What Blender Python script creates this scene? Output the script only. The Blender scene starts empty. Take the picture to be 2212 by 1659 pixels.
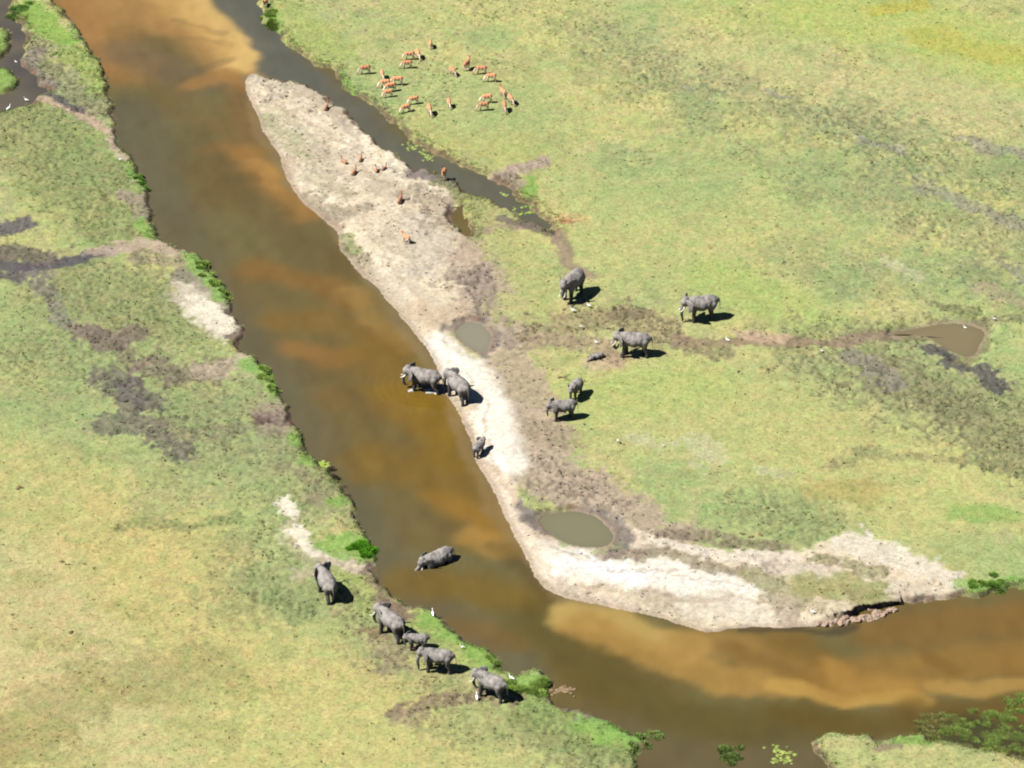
import bpy, bmesh, math, random
import numpy as np
from mathutils import Vector, Matrix

sc = bpy.context.scene
R = math.radians
random.seed(7)
rng = np.random.default_rng(11)
C = sc.collection

# ------------------------------------------------------------------ camera
DEP = R(32.0)            # looking down from an aircraft
VFOV = R(11.0)
CAMH = 252.0
PW, PH = 2212.0, 1659.0  # coordinates the photograph was measured in
cam = bpy.data.cameras.new("camera")
co = bpy.data.objects.new("camera", cam); C.objects.link(co)
TV = math.tan(VFOV / 2); TH = TV * PW / PH
cam.sensor_fit = 'HORIZONTAL'; cam.sensor_width = 36.0
cam.lens = 18.0 / TH
cam.clip_start = 1.0; cam.clip_end = 20000.0
co.location = (0, 0, CAMH)
co.rotation_euler = (R(90) - DEP, 0, 0)
sc.camera = co

# ------------------------------------------------------------------ light
SUN_EL, SUN_AZ = R(53), R(180 + 18)      # the sun stands at the left, a little towards the viewer
EXPO = 1.44
w = bpy.data.worlds.new("World"); sc.world = w; w.use_nodes = True
nt = w.node_tree; nt.nodes.clear()
sky = nt.nodes.new('ShaderNodeTexSky'); sky.sky_type = 'NISHITA'; sky.sun_disc = False
sky.sun_elevation = SUN_EL; sky.sun_rotation = R(90) - SUN_AZ
sky.altitude = 1200; sky.air_density = 0.4; sky.dust_density = 0.1
bg = nt.nodes.new('ShaderNodeBackground'); bg.inputs[1].default_value = 0.05
wo = nt.nodes.new('ShaderNodeOutputWorld')
nt.links.new(sky.outputs[0], bg.inputs[0]); nt.links.new(bg.outputs[0], wo.inputs[0])
sl = bpy.data.lights.new("sun", 'SUN'); sl.energy = 5.0; sl.angle = R(0.5); sl.color = (1, 0.965, 0.9)
so = bpy.data.objects.new("sun", sl); C.objects.link(so)
sd_ = Vector((math.cos(SUN_EL) * math.cos(SUN_AZ), math.cos(SUN_EL) * math.sin(SUN_AZ), math.sin(SUN_EL)))
so.rotation_euler = sd_.to_track_quat('Z', 'Y').to_euler()
so.location = sd_ * 400
sc.view_settings.view_transform = 'Standard'; sc.view_settings.look = 'None'
sc.view_settings.exposure = EXPO; sc.view_settings.gamma = 1.0
sc.cycles.filter_width = 2.05
sc.cycles.max_bounces = 6; sc.cycles.diffuse_bounces = 1

# ------------------------------------------------------------------ helpers
ZW = -0.55      # water level below the meadow
LIT = 3.15      # sunlit brightness of a white ground at this exposure

def ground_at(px, py, z=0.0):
    """the point of the plane at height z that the photograph shows at (px, py)"""
    a = (np.asarray(px, float) - PW / 2) / (PW / 2) * TH
    b = (PH / 2 - np.asarray(py, float)) / (PH / 2) * TV
    dx = a
    dy = math.cos(DEP) + b * math.sin(DEP)
    dz = -math.sin(DEP) + b * math.cos(DEP)
    t = (z - CAMH) / dz
    return dx * t, dy * t

def lin(c):
    c = np.asarray(c, float) / 255.0
    return np.where(c <= 0.04045, c / 12.92, ((c + 0.055) / 1.055) ** 2.4)

def alb(*c):
    return lin(c) / LIT

_T = rng.random((8, 256, 256)).astype(np.float32)
def vnoise(x, y, seed=0):
    T = _T[seed % 8]
    x = x + 37.7 * seed; y = y + 91.3 * seed
    xf = np.floor(x); yf = np.floor(y)
    u = (x - xf).astype(np.float32); v = (y - yf).astype(np.float32)
    xi = xf.astype(np.int64) & 255; yi = yf.astype(np.int64) & 255
    x1 = (xi + 1) & 255; y1 = (yi + 1) & 255
    u = u * u * u * (u * (u * 6 - 15) + 10); v = v * v * v * (v * (v * 6 - 15) + 10)
    a = T[xi, yi]; b = T[x1, yi]; c = T[xi, y1]; d = T[x1, y1]
    return (a + (b - a) * u) * (1 - v) + (c + (d - c) * u) * v

def fbm(x, y, s, o=3, seed=0):
    r = 0; amp = 1; tot = 0; f = 1.0 / s
    ca, sa = 0.8, 0.6
    for k in range(o):
        r = r + amp * vnoise(x * f, y * f, seed + k); tot += amp
        amp *= 0.55; f *= 2.03
        x, y = ca * x - sa * y, sa * x + ca * y
    return r / tot

def sstep(a, b, x):
    t = np.clip((x - a) / (b - a), 0, 1)
    return t * t * (3 - 2 * t)

def seg_dist(X, Y, pts, closed=False):
    n = len(pts); d = np.full(X.shape, 1e12, np.float32)
    if n == 1:
        return np.hypot(X - pts[0][0], Y - pts[0][1])
    for i in range(n if closed else n - 1):
        ax, ay = pts[i]; bx, by = pts[(i + 1) % n]
        vx, vy = bx - ax, by - ay
        L = vx * vx + vy * vy + 1e-9
        t = np.clip(((X - ax) * vx + (Y - ay) * vy) / L, 0, 1)
        d = np.minimum(d, (X - ax - t * vx) ** 2 + (Y - ay - t * vy) ** 2)
    return np.sqrt(d)

def inside(X, Y, pts):
    r = np.zeros(X.shape, bool); n = len(pts)
    for i in range(n):
        ax, ay = pts[i]; bx, by = pts[(i + 1) % n]
        if ay == by: continue
        r ^= ((ay > Y) != (by > Y)) & (X < (bx - ax) * (Y - ay) / (by - ay) + ax)
    return r

def world(pts, z=0.0):
    p = np.array(pts, float)
    x, y = ground_at(p[:, 0], p[:, 1], z)
    return np.stack([x, y], 1)

def smooth_poly(p, it=1):
    p = np.asarray(p, float)
    for _ in range(it):
        q = np.roll(p, -1, 0)
        p = np.stack([0.75 * p + 0.25 * q, 0.25 * p + 0.75 * q], 1).reshape(-1, 2)
    return p

# ------------------------------------------------------------------ outlines of the water
RIVER = [(115,0),(150,40),(180,80),(205,115),(225,150),(235,185),(245,225),(250,262),(246,280),(252,305),(270,325),(297,350),
 (298,372),(322,405),(325,430),(330,460),(335,490),(345,518),(375,530),(410,548),(440,556),(462,600),(465,612),(490,625),(500,645),
 (502,665),(498,680),(515,690),(527,715),(520,735),(517,760),(550,768),(570,785),(580,810),(592,830),(598,845),(615,865),
 (628,885),(632,910),(640,930),(655,940),(665,965),(672,985),(700,1010),(725,1030),(740,1055),(765,1075),(775,1100),(770,1120),
 (785,1145),(795,1165),(815,1190),(812,1215),(818,1240),(835,1270),(855,1290),(880,1312),(905,1306),(940,1320),(965,1345),
 (985,1370),(1020,1395),(1060,1410),(1083,1435),(1085,1450),(1110,1458),(1140,1450),(1175,1458),(1190,1480),(1180,1508),
 (1215,1533),(1260,1543),(1300,1558),(1340,1573),(1380,1588),(1408,1602),(1385,1622),(1370,1640),(1378,1665),(1390,1700),(1400,1760),
 (1800,1760),(1795,1700),(1790,1659),(1763,1630),(1744,1606),(1758,1592),(1806,1586),(1873,1588),(1903,1604),(1940,1596),
 (1980,1587),(2007,1600),(2074,1604),(2128,1618),(2182,1632),(2230,1640),(2600,1690),(2600,1240),(2300,1265),
 (2212,1278),(2187,1275),(2160,1286),(2101,1289),(2015,1297),(1951,1304),(1926,1306),(1884,1315),(1852,1321),(1832,1333),(1806,1346),(1752,1353),
 (1680,1356),(1615,1354),(1571,1359),(1550,1367),(1520,1364),(1469,1350),(1424,1333),(1375,1324),(1332,1315),(1295,1307),(1230,1294),
 (1187,1278),(1161,1256),(1147,1219),(1134,1199),(1117,1167),(1099,1132),(1082,1092),(1066,1057),(1045,1025),(1026,993),(1020,958),
 (1007,931),(996,904),(980,872),(962,852),(950,825),(943,785),(924,754),(894,719),(868,687),(851,663),(830,641),(808,612),(776,593),
 (755,561),(732,539),(733,504),(712,486),(669,451),(645,426),(626,397),(612,363),(607,336),(594,322),(580,301),(567,282),(559,255),
 (550,234),(534,204),(529,175),(540,160),(553,158),(575,167),(612,180),(629,175),(655,183),(685,196),(706,212),(725,228),(752,236),
 (757,255),(776,274),(795,295),(822,317),(857,333),(884,357),(890,374),(913,370),(943,372),(970,390),(996,403),(1010,425),(1050,429),
 (1080,446),(1120,468),(1147,484),(1179,499),(1197,512),(1203,503),(1195,487),(1166,467),(1158,451),(1134,440),(1115,430),(1115,414),
 (1090,403),(1058,387),(1031,373),(986,360),(959,346),(929,330),(902,314),(878,295),(862,274),(833,258),(819,242),(798,226),
 (782,220),(763,199),(739,188),(731,175),(725,153),(682,145),(674,126),(634,110),(615,89),(604,67),(572,54),(567,24),(556,5),
 (545,-40),(500,-200),(-50,-200),(70,-60)]
SIDE_ARM = [(1007,432),(978,453),(975,475),(996,502),(1026,518),(1015,491),(1003,467),(1008,445)]
CORNER = [(-200,-150),(40,-60),(30,0),(18,25),(35,45),(51,55),(55,70),(50,85),(57,105),(42,128),(46,142),(62,150),(86,180),(106,198),(86,208),
 (74,220),(60,229),(30,236),(-10,247),(-250,270)]
ISLETS = [[(-60,55),(-10,62),(22,66),(30,85),(26,112),(12,132),(-20,140),(-60,142)],
          [(-60,150),(-10,155),(12,148),(30,158),(42,178),(30,198),(0,206),(-60,212)]]
POND_LEFT = [(996,700),(980,719),(1002,743),(1037,765),(1058,754),(1061,722),(1045,703),(1018,695)]
POND_ROUND = [(1171,1113),(1201,1107),(1241,1106),(1279,1112),(1308,1131),(1327,1156),(1322,1178),(1295,1184),(1246,1182),(1209,1166),(1179,1148),(1162,1130)]
POND_TAN = [(1925,721),(2007,703),(2053,698),(2096,703),(2128,714),(2124,730),(2115,746),(2109,765),(2093,774),(2058,758),(2031,743),(2005,727),(1975,724),(1940,726)]
waters = {k: smooth_poly(world(v, ZW), 1) for k, v in dict(river=RIVER, arm=SIDE_ARM, corner=CORNER, pleft=POND_LEFT, pround=POND_ROUND, ptan=POND_TAN).items()}
islets = [smooth_poly(world(v, ZW), 1) for v in ISLETS]

def water_sd(X, Y, keys=None):
    """signed distance to the water's edge: positive on land"""
    best = np.full(X.shape, 60.0, np.float32)
    for k, p in waters.items():
        if keys and k not in keys: continue
        x0, y0 = p.min(0) - 12; x1, y1 = p.max(0) + 12
        m = (X > x0) & (X < x1) & (Y > y0) & (Y < y1)
        if not m.any(): continue
        xs, ys = X[m], Y[m]
        d = seg_dist(xs, ys, p, True); d = np.where(inside(xs, ys, p), -d, d)
        if k == 'corner':
            for q in islets:
                e = seg_dist(xs, ys, q, True); e = np.where(inside(xs, ys, q), -e, e)
                d = np.maximum(d, -e)
        b = best[m]; best[m] = np.minimum(b, d)
    return best

# ------------------------------------------------------------------ a canvas of colour and cover on a set of ground points
class Canvas:
    def __init__(self, X, Y, fine=1.0):
        self.X, self.Y = X.astype(np.float32), Y.astype(np.float32)
        x, y = self.X, self.Y
        self.WX = x + 1.6 * (fbm(x, y, 6.0, 3, 1) - .5) * 2 + 0.5 * fine * (fbm(x, y, 1.1, 2, 2) - .5) * 2
        self.WY = y + 1.6 * (fbm(x, y, 6.0, 3, 3) - .5) * 2 + 0.7 * fine * (fbm(x, y, 1.1, 2, 4) - .5) * 2
        self.N1 = fbm(x, y * .75, 1.5, 3, 5); self.N2 = fbm(x, y * .8, .55, 2, 6)
        self.col = np.zeros(x.shape + (3,), np.float32)
        self.grass = np.ones(x.shape, np.float32); self.rough = np.zeros(x.shape, np.float32); self.wet = np.zeros(x.shape, np.float32)
        self.gentle = np.zeros(x.shape, np.float32)
    def mask(self, pts, r, soft=.8, brk=.5, poly=False, z=0.0, fine=.5):
        """soft-edged, ragged mask round a stroke (r metres wide each side) or a filled outline"""
        p = world(pts, z); pad = abs(r) * (1 + soft) + 5
        x0, y0 = p.min(0) - pad; x1, y1 = p.max(0) + pad
        idx = np.nonzero((self.X > x0) & (self.X < x1) & (self.Y > y0) & (self.Y < y1))
        xs, ys = self.WX[idx], self.WY[idx]
        d = seg_dist(xs, ys, p, poly)
        if poly:        # r: how far the outline is let out, soft: half width of its edge in metres
            d = np.where(inside(xs, ys, p), -d, d)
            m = 1 - sstep(-soft, soft, d - r)
        else:
            m = 1 - sstep(r * (1 - soft), r * (1 + soft), d)
        n = (1 - fine) * self.N1[idx] + fine * self.N2[idx]
        hard = max(.5 - .38 * brk, .09)
        m = np.where(m <= 0, 0, sstep(.5 - hard, .5 + hard, m + brk * 1.6 * (n - .5)))
        return idx, m
    def paint(self, pts, r, colour, a=1.0, soft=.8, brk=.5, poly=False, grass=None, rough=None, wet=None, gentle=None, z=0.0, fine=.5):
        idx, m = self.mask(pts, r, soft, brk, poly, z, fine); m = m * a
        if colour is not None:
            self.col[idx] += (np.asarray(colour, np.float32) - self.col[idx]) * m[..., None]
        for name, v in (('grass', grass), ('rough', rough), ('wet', wet), ('gentle', gentle)):
            if v is not None:
                t = getattr(self, name); t[idx] += (v - t[idx]) * m

# ------------------------------------------------------------------ ground sheet
def axis(a, b, step, far, n):
    mid = np.arange(a, b + step / 2, step)
    g = np.geomspace(step * 3, far, n)
    return np.concatenate([(a - g)[::-1], mid, b + g])
gx = axis(-78, 78, .22, 9000, 16); gy = axis(322, 520, .27, 9000, 16)
NX, NY = len(gx), len(gy)
X, Y = np.meshgrid(gx, gy, indexing='ij')
cv = Canvas(X, Y)
x, y = cv.X, cv.Y

# grass colours (photographed sunlit values turned into base colours)
YEL = alb(196, 194, 116); GRN = alb(170, 186, 112); TAN = alb(204, 194, 134); LIME = alb(184, 196, 96); LUSH = alb(140, 178, 78)
DKG = alb(118, 132, 82); GRY = alb(158, 152, 128); MUD = alb(138, 124, 106); DMUD = alb(92, 84, 82); PINK = alb(194, 174, 152)
SAND = alb(226, 212, 190); WHITE = alb(252, 246, 232); OLIVE = alb(150, 146, 84); WETM = alb(84, 78, 84); BROWN = alb(120, 96, 72); ORG = alb(190, 140, 84)

n_big = fbm(x, y, 26, 3, 0); n_mid = fbm(x, y * .8, 7, 3, 2); n_sm = fbm(x, y * .8, 2.2, 3, 4)
t = sstep(.36, .64, .55 * n_big + .45 * n_mid)[..., None]
cv.col[:] = GRN * (1 - t) + YEL * t
t = (sstep(.52, .72, n_sm) * .35)[..., None]; cv.col += (TAN - cv.col) * t
t = (sstep(.56, .74, fbm(x, y * .8, 3.4, 3, 6)) * .28)[..., None]; cv.col += (DKG - cv.col) * t
t = (sstep(.50, .68, .5 * fbm(x, y * .7, 5.5, 3, 0) + .5 * fbm(x, y * .7, 1.3, 2, 4)) * np.where(x < -5, .42, .22))[..., None]; cv.col += (alb(172, 160, 124) - cv.col) * t
cv.rough[:] = .14 + .30 * sstep(.5, .7, n_mid)

P = cv.paint
def tint(pts, r, c, a, soft=.9, brk=.35, **k): P(pts, r, c, a, soft, brk, **k)
# wide tints of the meadows
tint([(0,1500),(250,1350),(330,1560),(700,1640)], 19, alb(204, 190, 112), .75, rough=.10)
tint([(60,1330),(110,1420),(40,1560)], 6, alb(196, 168, 104), .5, brk=1.1)
tint([(0,1250),(120,1450),(300,1600)], 9, TAN, .6)
tint([(0,1620),(180,1500),(420,1450)], 5, OLIVE, .45, brk=.9)
tint([(500,1560),(900,1620),(1180,1650)], 8, YEL, .55)
tint([(0,1020),(160,1090),(380,1170)], 9, alb(204, 190, 112), .55)
tint([(1780,30),(2000,60),(2212,140)], 8, LIME, .8, rough=.05)
tint([(1560,20),(1640,120)], 6, LIME, .35)
tint([(1900,20),(1990,10)], 2.5, alb(190,180,50), .7)
tint([(2010,80),(2190,120)], 3.0, alb(188,182,60), .6)
tint([(1500,120),(1800,200),(2100,250)], 9, TAN, .5)
tint([(1270,480),(1500,560),(1700,480)], 9, YEL, .6, rough=.08)
tint([(1350,420),(1500,330),(1700,420)], 8, GRN, .5)
tint([(1560,600),(1700,660),(1750,690)], 4.5, alb(172,192,98), .7, rough=.05)
tint([(1400,880),(1600,900),(1800,960),(2000,1060)], 11, YEL, .75, rough=.08)
tint([(1300,860),(1500,830)], 5, alb(182,196,104), .6)
tint([(1780,1060),(1880,1075)], 2.6, alb(172,154,76), .5, brk=.8)
tint([(1960,1090),(2060,1110)], 3.5, YEL, .5)
tint([(2080,1110),(2180,1112)], 1.6, LUSH, .7)
tint([(2080,1180),(2200,1250)], 3.2, GRN, .7)
tint([(1600,1090),(1700,1130),(1850,1170)], 3.2, GRN, .7, rough=.35)
tint([(780,260),(980,310),(1150,330)], 5, alb(176,182,100), .5)
tint([(600,30),(700,110)], 4, alb(166,182,86), .6)
tint([(800,170),(1100,240)], 7, GRN, .6)
tint([(60,260),(220,420),(300,480)], 8, alb(140,156,84), .6, rough=.55)
tint([(270,330),(310,410)], 1.6, LUSH, .55)
tint([(150,640),(330,680)], 8, alb(156,158,94), .6, rough=.5)
tint([(40,700),(200,820),(80,860)], 8, alb(160,174,106), .5, rough=.4)
tint([(420,900),(540,960),(640,1060)], 6, alb(156,166,108), .6, rough=.35)
tint([(560,1130),(620,1200)], 4, GRN, .5)
tint([(1200,1560),(1330,1600)], 5, alb(148,160,92), .7, rough=.5)
tint([(1160,1540),(1260,1580),(1370,1600)], 3.0, alb(146,170,78), .7, rough=.55)
tint([(960,1330),(1060,1420)], 3.0, alb(150,174,72), .7, rough=.5)
tint([(760,1250),(870,1330)], 2.6, alb(160,176,88), .7)
# grey-green streaks with wet holes across the right-hand meadow
for s, r, a in (([(1290,70),(1400,120),(1480,190),(1520,260)], 3.2, .6), ([(1560,160),(1700,240),(1860,290),(1960,360)], 3.2, .55), ([(1850,250),(2000,330),(2212,390)], 4.5, .6),
                ([(1620,320),(1700,360)], 2.5, .4), ([(1800,410),(1960,440),(2212,520)], 5.0, .55), ([(1730,560),(1900,600),(2080,590)], 4.5, .45), ([(1290,130),(1380,180)], 2.6, .4), ([(2120,600),(2190,640)],3,.5),
                ([(1350,330),(1420,350)], 1.8, .4)):
    P(s, r * 1.15, alb(138,150,106), a * .7, .97, 1.3, rough=.8, fine=.75)
for s, r in (([(2120,318),(2212,335)], 1.0), ([(1990,400),(2100,440),(2212,480)], 1.5), ([(1850,300),(1960,330)], .8), ([(2060,300),(2200,320)], .7), ([(1660,190),(1700,215)], .7), ([(1480,185),(1500,190)],.6),
             ([(2180,560),(2212,600)], .9)):
    P(s, r, alb(156,150,138), .6, .95, 1.2, grass=.4, rough=.6)
# the trampled quarter at the right
P([(1850,760),(1960,830),(2100,880),(2212,920)], 8.5, alb(152,154,108), .6, .95, 1.1, rough=1.0, grass=.75)
P([(1900,800),(2060,880)], 4.0, alb(136,126,98), .5, .9, 1.0, rough=1.0, grass=.5)
P([(2100,900),(2212,990)], 4.0, alb(130,132,92), .5, .9, .9, rough=1.0)
P([(1830,770),(1880,800),(1930,830)], 1.8, alb(150,142,130), .7, .9, .9, grass=.3)
P([(1790,1000),(1900,975),(2050,990),(2212,1020)], 1.0, alb(132,130,94), .4, .95, 1.2, rough=.9)
P([(2000,742),(2060,775),(2120,802),(2160,838)], 1.4, alb(98,92,92), .85, .95, 1.1, grass=.1, wet=.8, rough=.8)
P([(2060,690),(2140,700),(2212,690)], 1.2, alb(120,112,88), .55, .95, 1.1, grass=.2, wet=.4, rough=.8)
P([(2030,660),(2100,680)], 1.0, alb(116,106,80), .5, .95, 1.2, rough=.9)
P([(2120,620),(2212,660)], 1.5, alb(180,160,130), .5, .8, 1.0)
P([(1860,724),(2000,712),(2100,706),(2125,740),(2090,770)], 1.5, alb(134,124,84), .7, .97, 1.0, grass=.6, wet=.3, rough=.5)
# pale dry flecks
for s, r in (([(1370,945),(1440,965)], 1.2), ([(1490,950),(1540,990)], 1.5), ([(1500,1000),(1530,1010)], .7), ([(1640,1010),(1700,1020)], .8), ([(1900,560),(1960,600)], 1.0), ([(1930,310),(1950,320)], .5)):
    P(s, r * .9, alb(206,200,166), .45, .97, 1.0, grass=.6, fine=.9)
# trampled, pitted turf on the left bank
for s, r in (([(60,270),(180,380),(280,480)], 6), ([(150,620),(300,650),(380,700)], 7), ([(60,760),(200,790)], 5), ([(360,860),(480,860),(570,850)], 5), ([(440,960),(600,1000),(680,1080)], 6), ([(560,1180),(520,1290),(640,1280)], 5), ([(100,140),(200,220)], 3.5),
             ([(1000,1560),(1160,1580),(1300,1640)], 4), ([(780,1300),(940,1480)], 3.5), ([(1600,1090),(1760,1140)], 3.5)):
    P(s, r, alb(138, 144, 96), .38, .95, 1.2, rough=.95, fine=.7)
# mud, left meadow
P([(-40,565),(60,575),(120,572),(170,558),(230,545)], 1.35, alb(104,98,98), .95, .7, .5, grass=0, wet=.9, rough=.3)
P([(-40,590),(30,597),(60,575)], 1.2, alb(96,88,90), .9, .8, .7, grass=.1, wet=.7)
P([(-40,540),(40,545),(90,560)], 1.8, alb(110,96,92), .8, .8, .9, grass=.15, wet=.4, rough=.9)
P([(-30,500),(20,490),(50,478)], 1.7, alb(104,98,102), .9, .8, .8, grass=.1, wet=.5, rough=.6)
P([(60,590),(90,620),(110,645),(120,680),(160,706),(200,722),(250,740)], 1.35, alb(134,128,118), .7, .97, 1.4, grass=.3, rough=1.0, wet=.2, fine=.65)
P([(180,715),(240,735),(280,720)], 1.6, alb(140,122,108), .8, .9, .9, grass=.3, rough=.8)
P([(250,740),(290,790)], 1.2, alb(132,120,100), .6, .9, .9, rough=.8)
P([(210,545),(270,540),(330,525),(400,548)], 1.5, alb(196,176,154), .9, .8, .7, grass=.2, rough=.2)
P([(300,560),(400,570),(420,600)], 1.6, alb(160,148,122), .7, .9, .9, rough=.7)
P([(230,800),(262,830),(282,877),(300,905),(240,915),(280,915),(340,930),(390,968)], 1.9, alb(122,114,108), .72, .97, 1.1, grass=.2, rough=1.0, fine=.65)
P([(270,830),(330,870)], 1.6, alb(116,108,104), .75, .95, 1.15, grass=.1, rough=.9)
P([(320,790),(370,810),(430,800),(480,785)], 2.2, alb(142,126,112), .75, .9, .9, grass=.3, rough=.9)
P([(370,900),(400,940),(500,930)], 1.6, alb(140,128,104), .5, .9, 1.0, rough=.7)
P([(570,905),(610,905)], 1.9, alb(112,92,86), .95, .8, .6, grass=.1, rough=.9)
P([(555,890),(580,880),(620,930),(585,930)], 1.2, alb(170,150,134), .7, .9, .9, grass=.2)
P([(410,630),(430,670),(470,690),(500,720)], 2.1, alb(232,222,198), .95, .8, .8, grass=.05, rough=.15)
P([(385,640),(470,640),(490,700)], 2.2, alb(186,172,150), .6, .9, 1.0, grass=.3)
P([(410,600),(440,620)], 1.2, alb(150,142,126), .7, .9, .9, grass=.2)
P([(430,800),(480,790),(520,775)], 1.6, alb(202,184,160), .8, .9, .8, grass=.1)
P([(500,730),(515,745)], 1.0, alb(100,78,62), .8, .8, .9, grass=.1)
P([(270,420),(310,440),(325,470)], 1.2, alb(166,150,134), .8, .9, 1.0, grass=.2)
P([(300,360),(290,390)], .7, alb(176,164,146), .5, .9, 1.0)
P([(600,1085),(620,1090),(632,1110)], 1.2, alb(230,220,196), .9, .9, .9, grass=.1)
P([(628,1150),(650,1165),(670,1180),(690,1205),(740,1205),(800,1225)], 1.5, alb(214,198,174), .95, .8, .8, grass=.05)
P([(640,1150),(610,1170)], 1.0, alb(220,206,180), .7, .9, 1.1, grass=.2)
P([(660,1205),(700,1220),(640,1235)], 1.4, alb(186,170,146), .6, .9, 1.0, grass=.4)
P([(600,1010),(640,1030),(700,1075)], 1.2, alb(150,140,112), .6, .9, 1.0, grass=.4, rough=.6)
P([(800,1230),(850,1300),(880,1318)], 1.0, alb(150,126,106), .75, .9, .9, grass=.3)
P([(810,1370),(850,1390),(860,1440)], 1.7, alb(164,148,120), .6, .95, 1.3, grass=.5, rough=.7)
P([(790,1360),(830,1372)], .9, alb(130,96,70), .5, .9, 1.0)
P([(850,1545),(920,1530),(980,1515),(1040,1500),(1100,1515)], 1.1, alb(150,130,108), .75, .95, 1.3, grass=.3, rough=1.0)
P([(860,1550),(900,1550)], 1.5, alb(160,142,116), .6, .9, .9, grass=.4)
P([(330,1090),(460,1040),(600,960)], 3, alb(150,154,112), .35, .9, 1.0, rough=.5)
P([(520,1030),(590,1090),(640,1180)], 4, GRN, .4, .9, .9, rough=.5)
P([(540,1250),(620,1290),(640,1310)], 2.4, alb(142,160,100), .5, .9, .9, rough=.8)
P([(260,1140),(330,1135),(480,1120)], 1.0, alb(124,140,84), .5, .9, 1.1, rough=.9)
# left strip between the river and the corner backwater
P([(70,60),(110,150),(150,200),(210,240)], 3.0, alb(152,146,118), .5, .95, 1.1, grass=.5, rough=1.0)
P([(60,20),(120,70),(140,85)], 2.2, alb(140,180,60), .85, .9, .7, grass=1, rough=.3)
P([(150,120),(190,130),(230,190)], 2.6, alb(158,176,82), .75, .9, .9, grass=.9, rough=.9)
P([(60,110),(70,140),(110,185)], 1.2, alb(150,138,128), .8, .9, .8, grass=.1)
P([(85,212),(130,220),(190,255),(245,285)], .9, alb(198,174,148), .95, .8, .6, grass=.05)
P([(110,205),(150,215),(180,240)], .6, WETM, .8, .8, .6, grass=.1, wet=.6)
P([(244,278),(250,305),(285,345)], .7, alb(206,184,160), .85, .8, .7, grass=.1)
P([(0,85),(20,105),(0,180),(30,180)], 1.8, alb(126,168,60), .8, .9, .7, rough=.2)
# sand bar in the middle
BAR = [(530,168),(553,160),(612,182),(655,186),(706,215),(752,240),(795,298),(857,336),(892,380),(950,410),(985,445),(975,480),(1000,520),(1040,560),(1060,620),(1020,680),(985,690),(965,720),(985,740),(1010,770),(1040,790),
       (1070,850),(1100,930),(1130,990),(1110,1040),(1085,1080),(1120,1130),(1165,1150),(1210,1180),(1290,1195),(1340,1190),(1370,1160),(1480,1185),(1600,1195),(1740,1200),(1830,1170),(1900,1175),(1990,1205),(2070,1245),(2085,1275),
       (2015,1300),(1951,1308),(1876,1334),(1806,1350),(1680,1358),(1571,1362),(1520,1367),(1424,1336),(1295,1310),(1187,1282),(1150,1250),(1117,1170),(1066,1060),(1020,980),(990,900),(940,810),(894,722),(830,644),(755,565),(728,540),(730,505),(645,430),(608,345),(560,260)]
P(BAR, .7, alb(236,219,190), 1.0, .9, .5, poly=True, grass=.02, rough=.2)
bi, bm_ = cv.mask(BAR, .3, 1.2, .4, True)
q1 = fbm(x[bi], y[bi] * .8, 3.2, 3, 1); q2 = fbm(x[bi], y[bi] * .8, 1.2, 3, 5)
cv.col[bi] += (alb(248, 237, 214) - cv.col[bi]) * (bm_ * .85 * sstep(.5, .66, .6 * q1 + .4 * q2))[..., None]
cv.col[bi] += (alb(192, 176, 146) - cv.col[bi]) * (bm_ * .6 * sstep(.52, .68, .5 * fbm(x[bi], y[bi] * .8, 4.2, 3, 7) + .5 * q2))[..., None]
cv.rough[bi] += bm_ * .35 * sstep(.5, .62, q2)
cv.gentle[:] = 0
P([(1020,540),(1060,640),(1085,720),(1110,800),(1130,860),(1165,950),(1210,1020),(1280,1070),(1340,1120),(1420,1160)], 3.7, PINK, .92, .97, .8, grass=.05, rough=.4)
P([(1150,1010),(1220,1050),(1280,1085)], 3.4, alb(186,168,146), .8, .95, .8, grass=.1, rough=.8)
P([(1045,600),(1075,690),(1095,740)], 1.5, alb(160,144,128), .7, .95, 1.1, grass=.15, rough=.7, wet=.2)
P([(990,590),(1030,600),(1060,560)], 1.7, alb(154,138,124), .75, .9, .7, grass=.1, rough=.8, wet=.2)
P([(960,560),(1000,540),(1030,560)], 1.8, alb(196,174,152), .6, .95, .8, grass=.05)
# upper part of the bar: grey-white, scattered with grey-green growth
P([(560,190),(640,280),(720,380),(800,480),(900,580)], 5.0, alb(236,220,192), .35, .9, .8, grass=.08, rough=.35)
P([(600,230),(660,310),(690,380),(740,420)], 1.9, alb(176,170,136), .5, .9, 1.0, grass=.45, rough=.5)
P([(590,250),(640,330)], 1.2, alb(164,164,120), .5, .9, 1.1, grass=.5, rough=.5)
P([(700,330),(820,400),(860,420)], 2.3, alb(206,190,168), .5, .95, .9, grass=.05, rough=.3)
P([(650,420),(720,470),(780,450)], 1.5, alb(164,152,128), .7, .9, 1.0, grass=.2, rough=.6)
P([(740,530),(780,560),(790,590)], 1.2, alb(166,152,124), .7, .9, 1.0, grass=.3, rough=.7)
P([(745,510),(760,540)], .9, alb(160,166,110), .8, .9, .9, grass=.6)
P([(840,510),(900,530)], 2.2, alb(196,180,156), .55, .9, .9)
P([(890,470),(940,520),(920,580)], 2.0, alb(216,204,184), .8, .9, .9)
P([(900,420),(960,440),(980,480)], 2.2, alb(184,168,144), .7, .9, .9, rough=.8)
P([(640,190),(720,240),(770,290)], 1.4, alb(186,172,150), .6, .9, .9)
P([(610,340),(640,400)], .8, alb(200,176,150), .6, .9, .9)
P([(650,440),(720,490)], .7, alb(190,166,140), .7, .9, .9)
P([(830,600),(900,650),(960,690)], 2.6, alb(222,206,182), .8, .9, .6, grass=0, rough=.05)
P([(900,660),(960,690),(1000,660)], 1.8, alb(212,190,160), .7, .9, .7, rough=.1)
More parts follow.
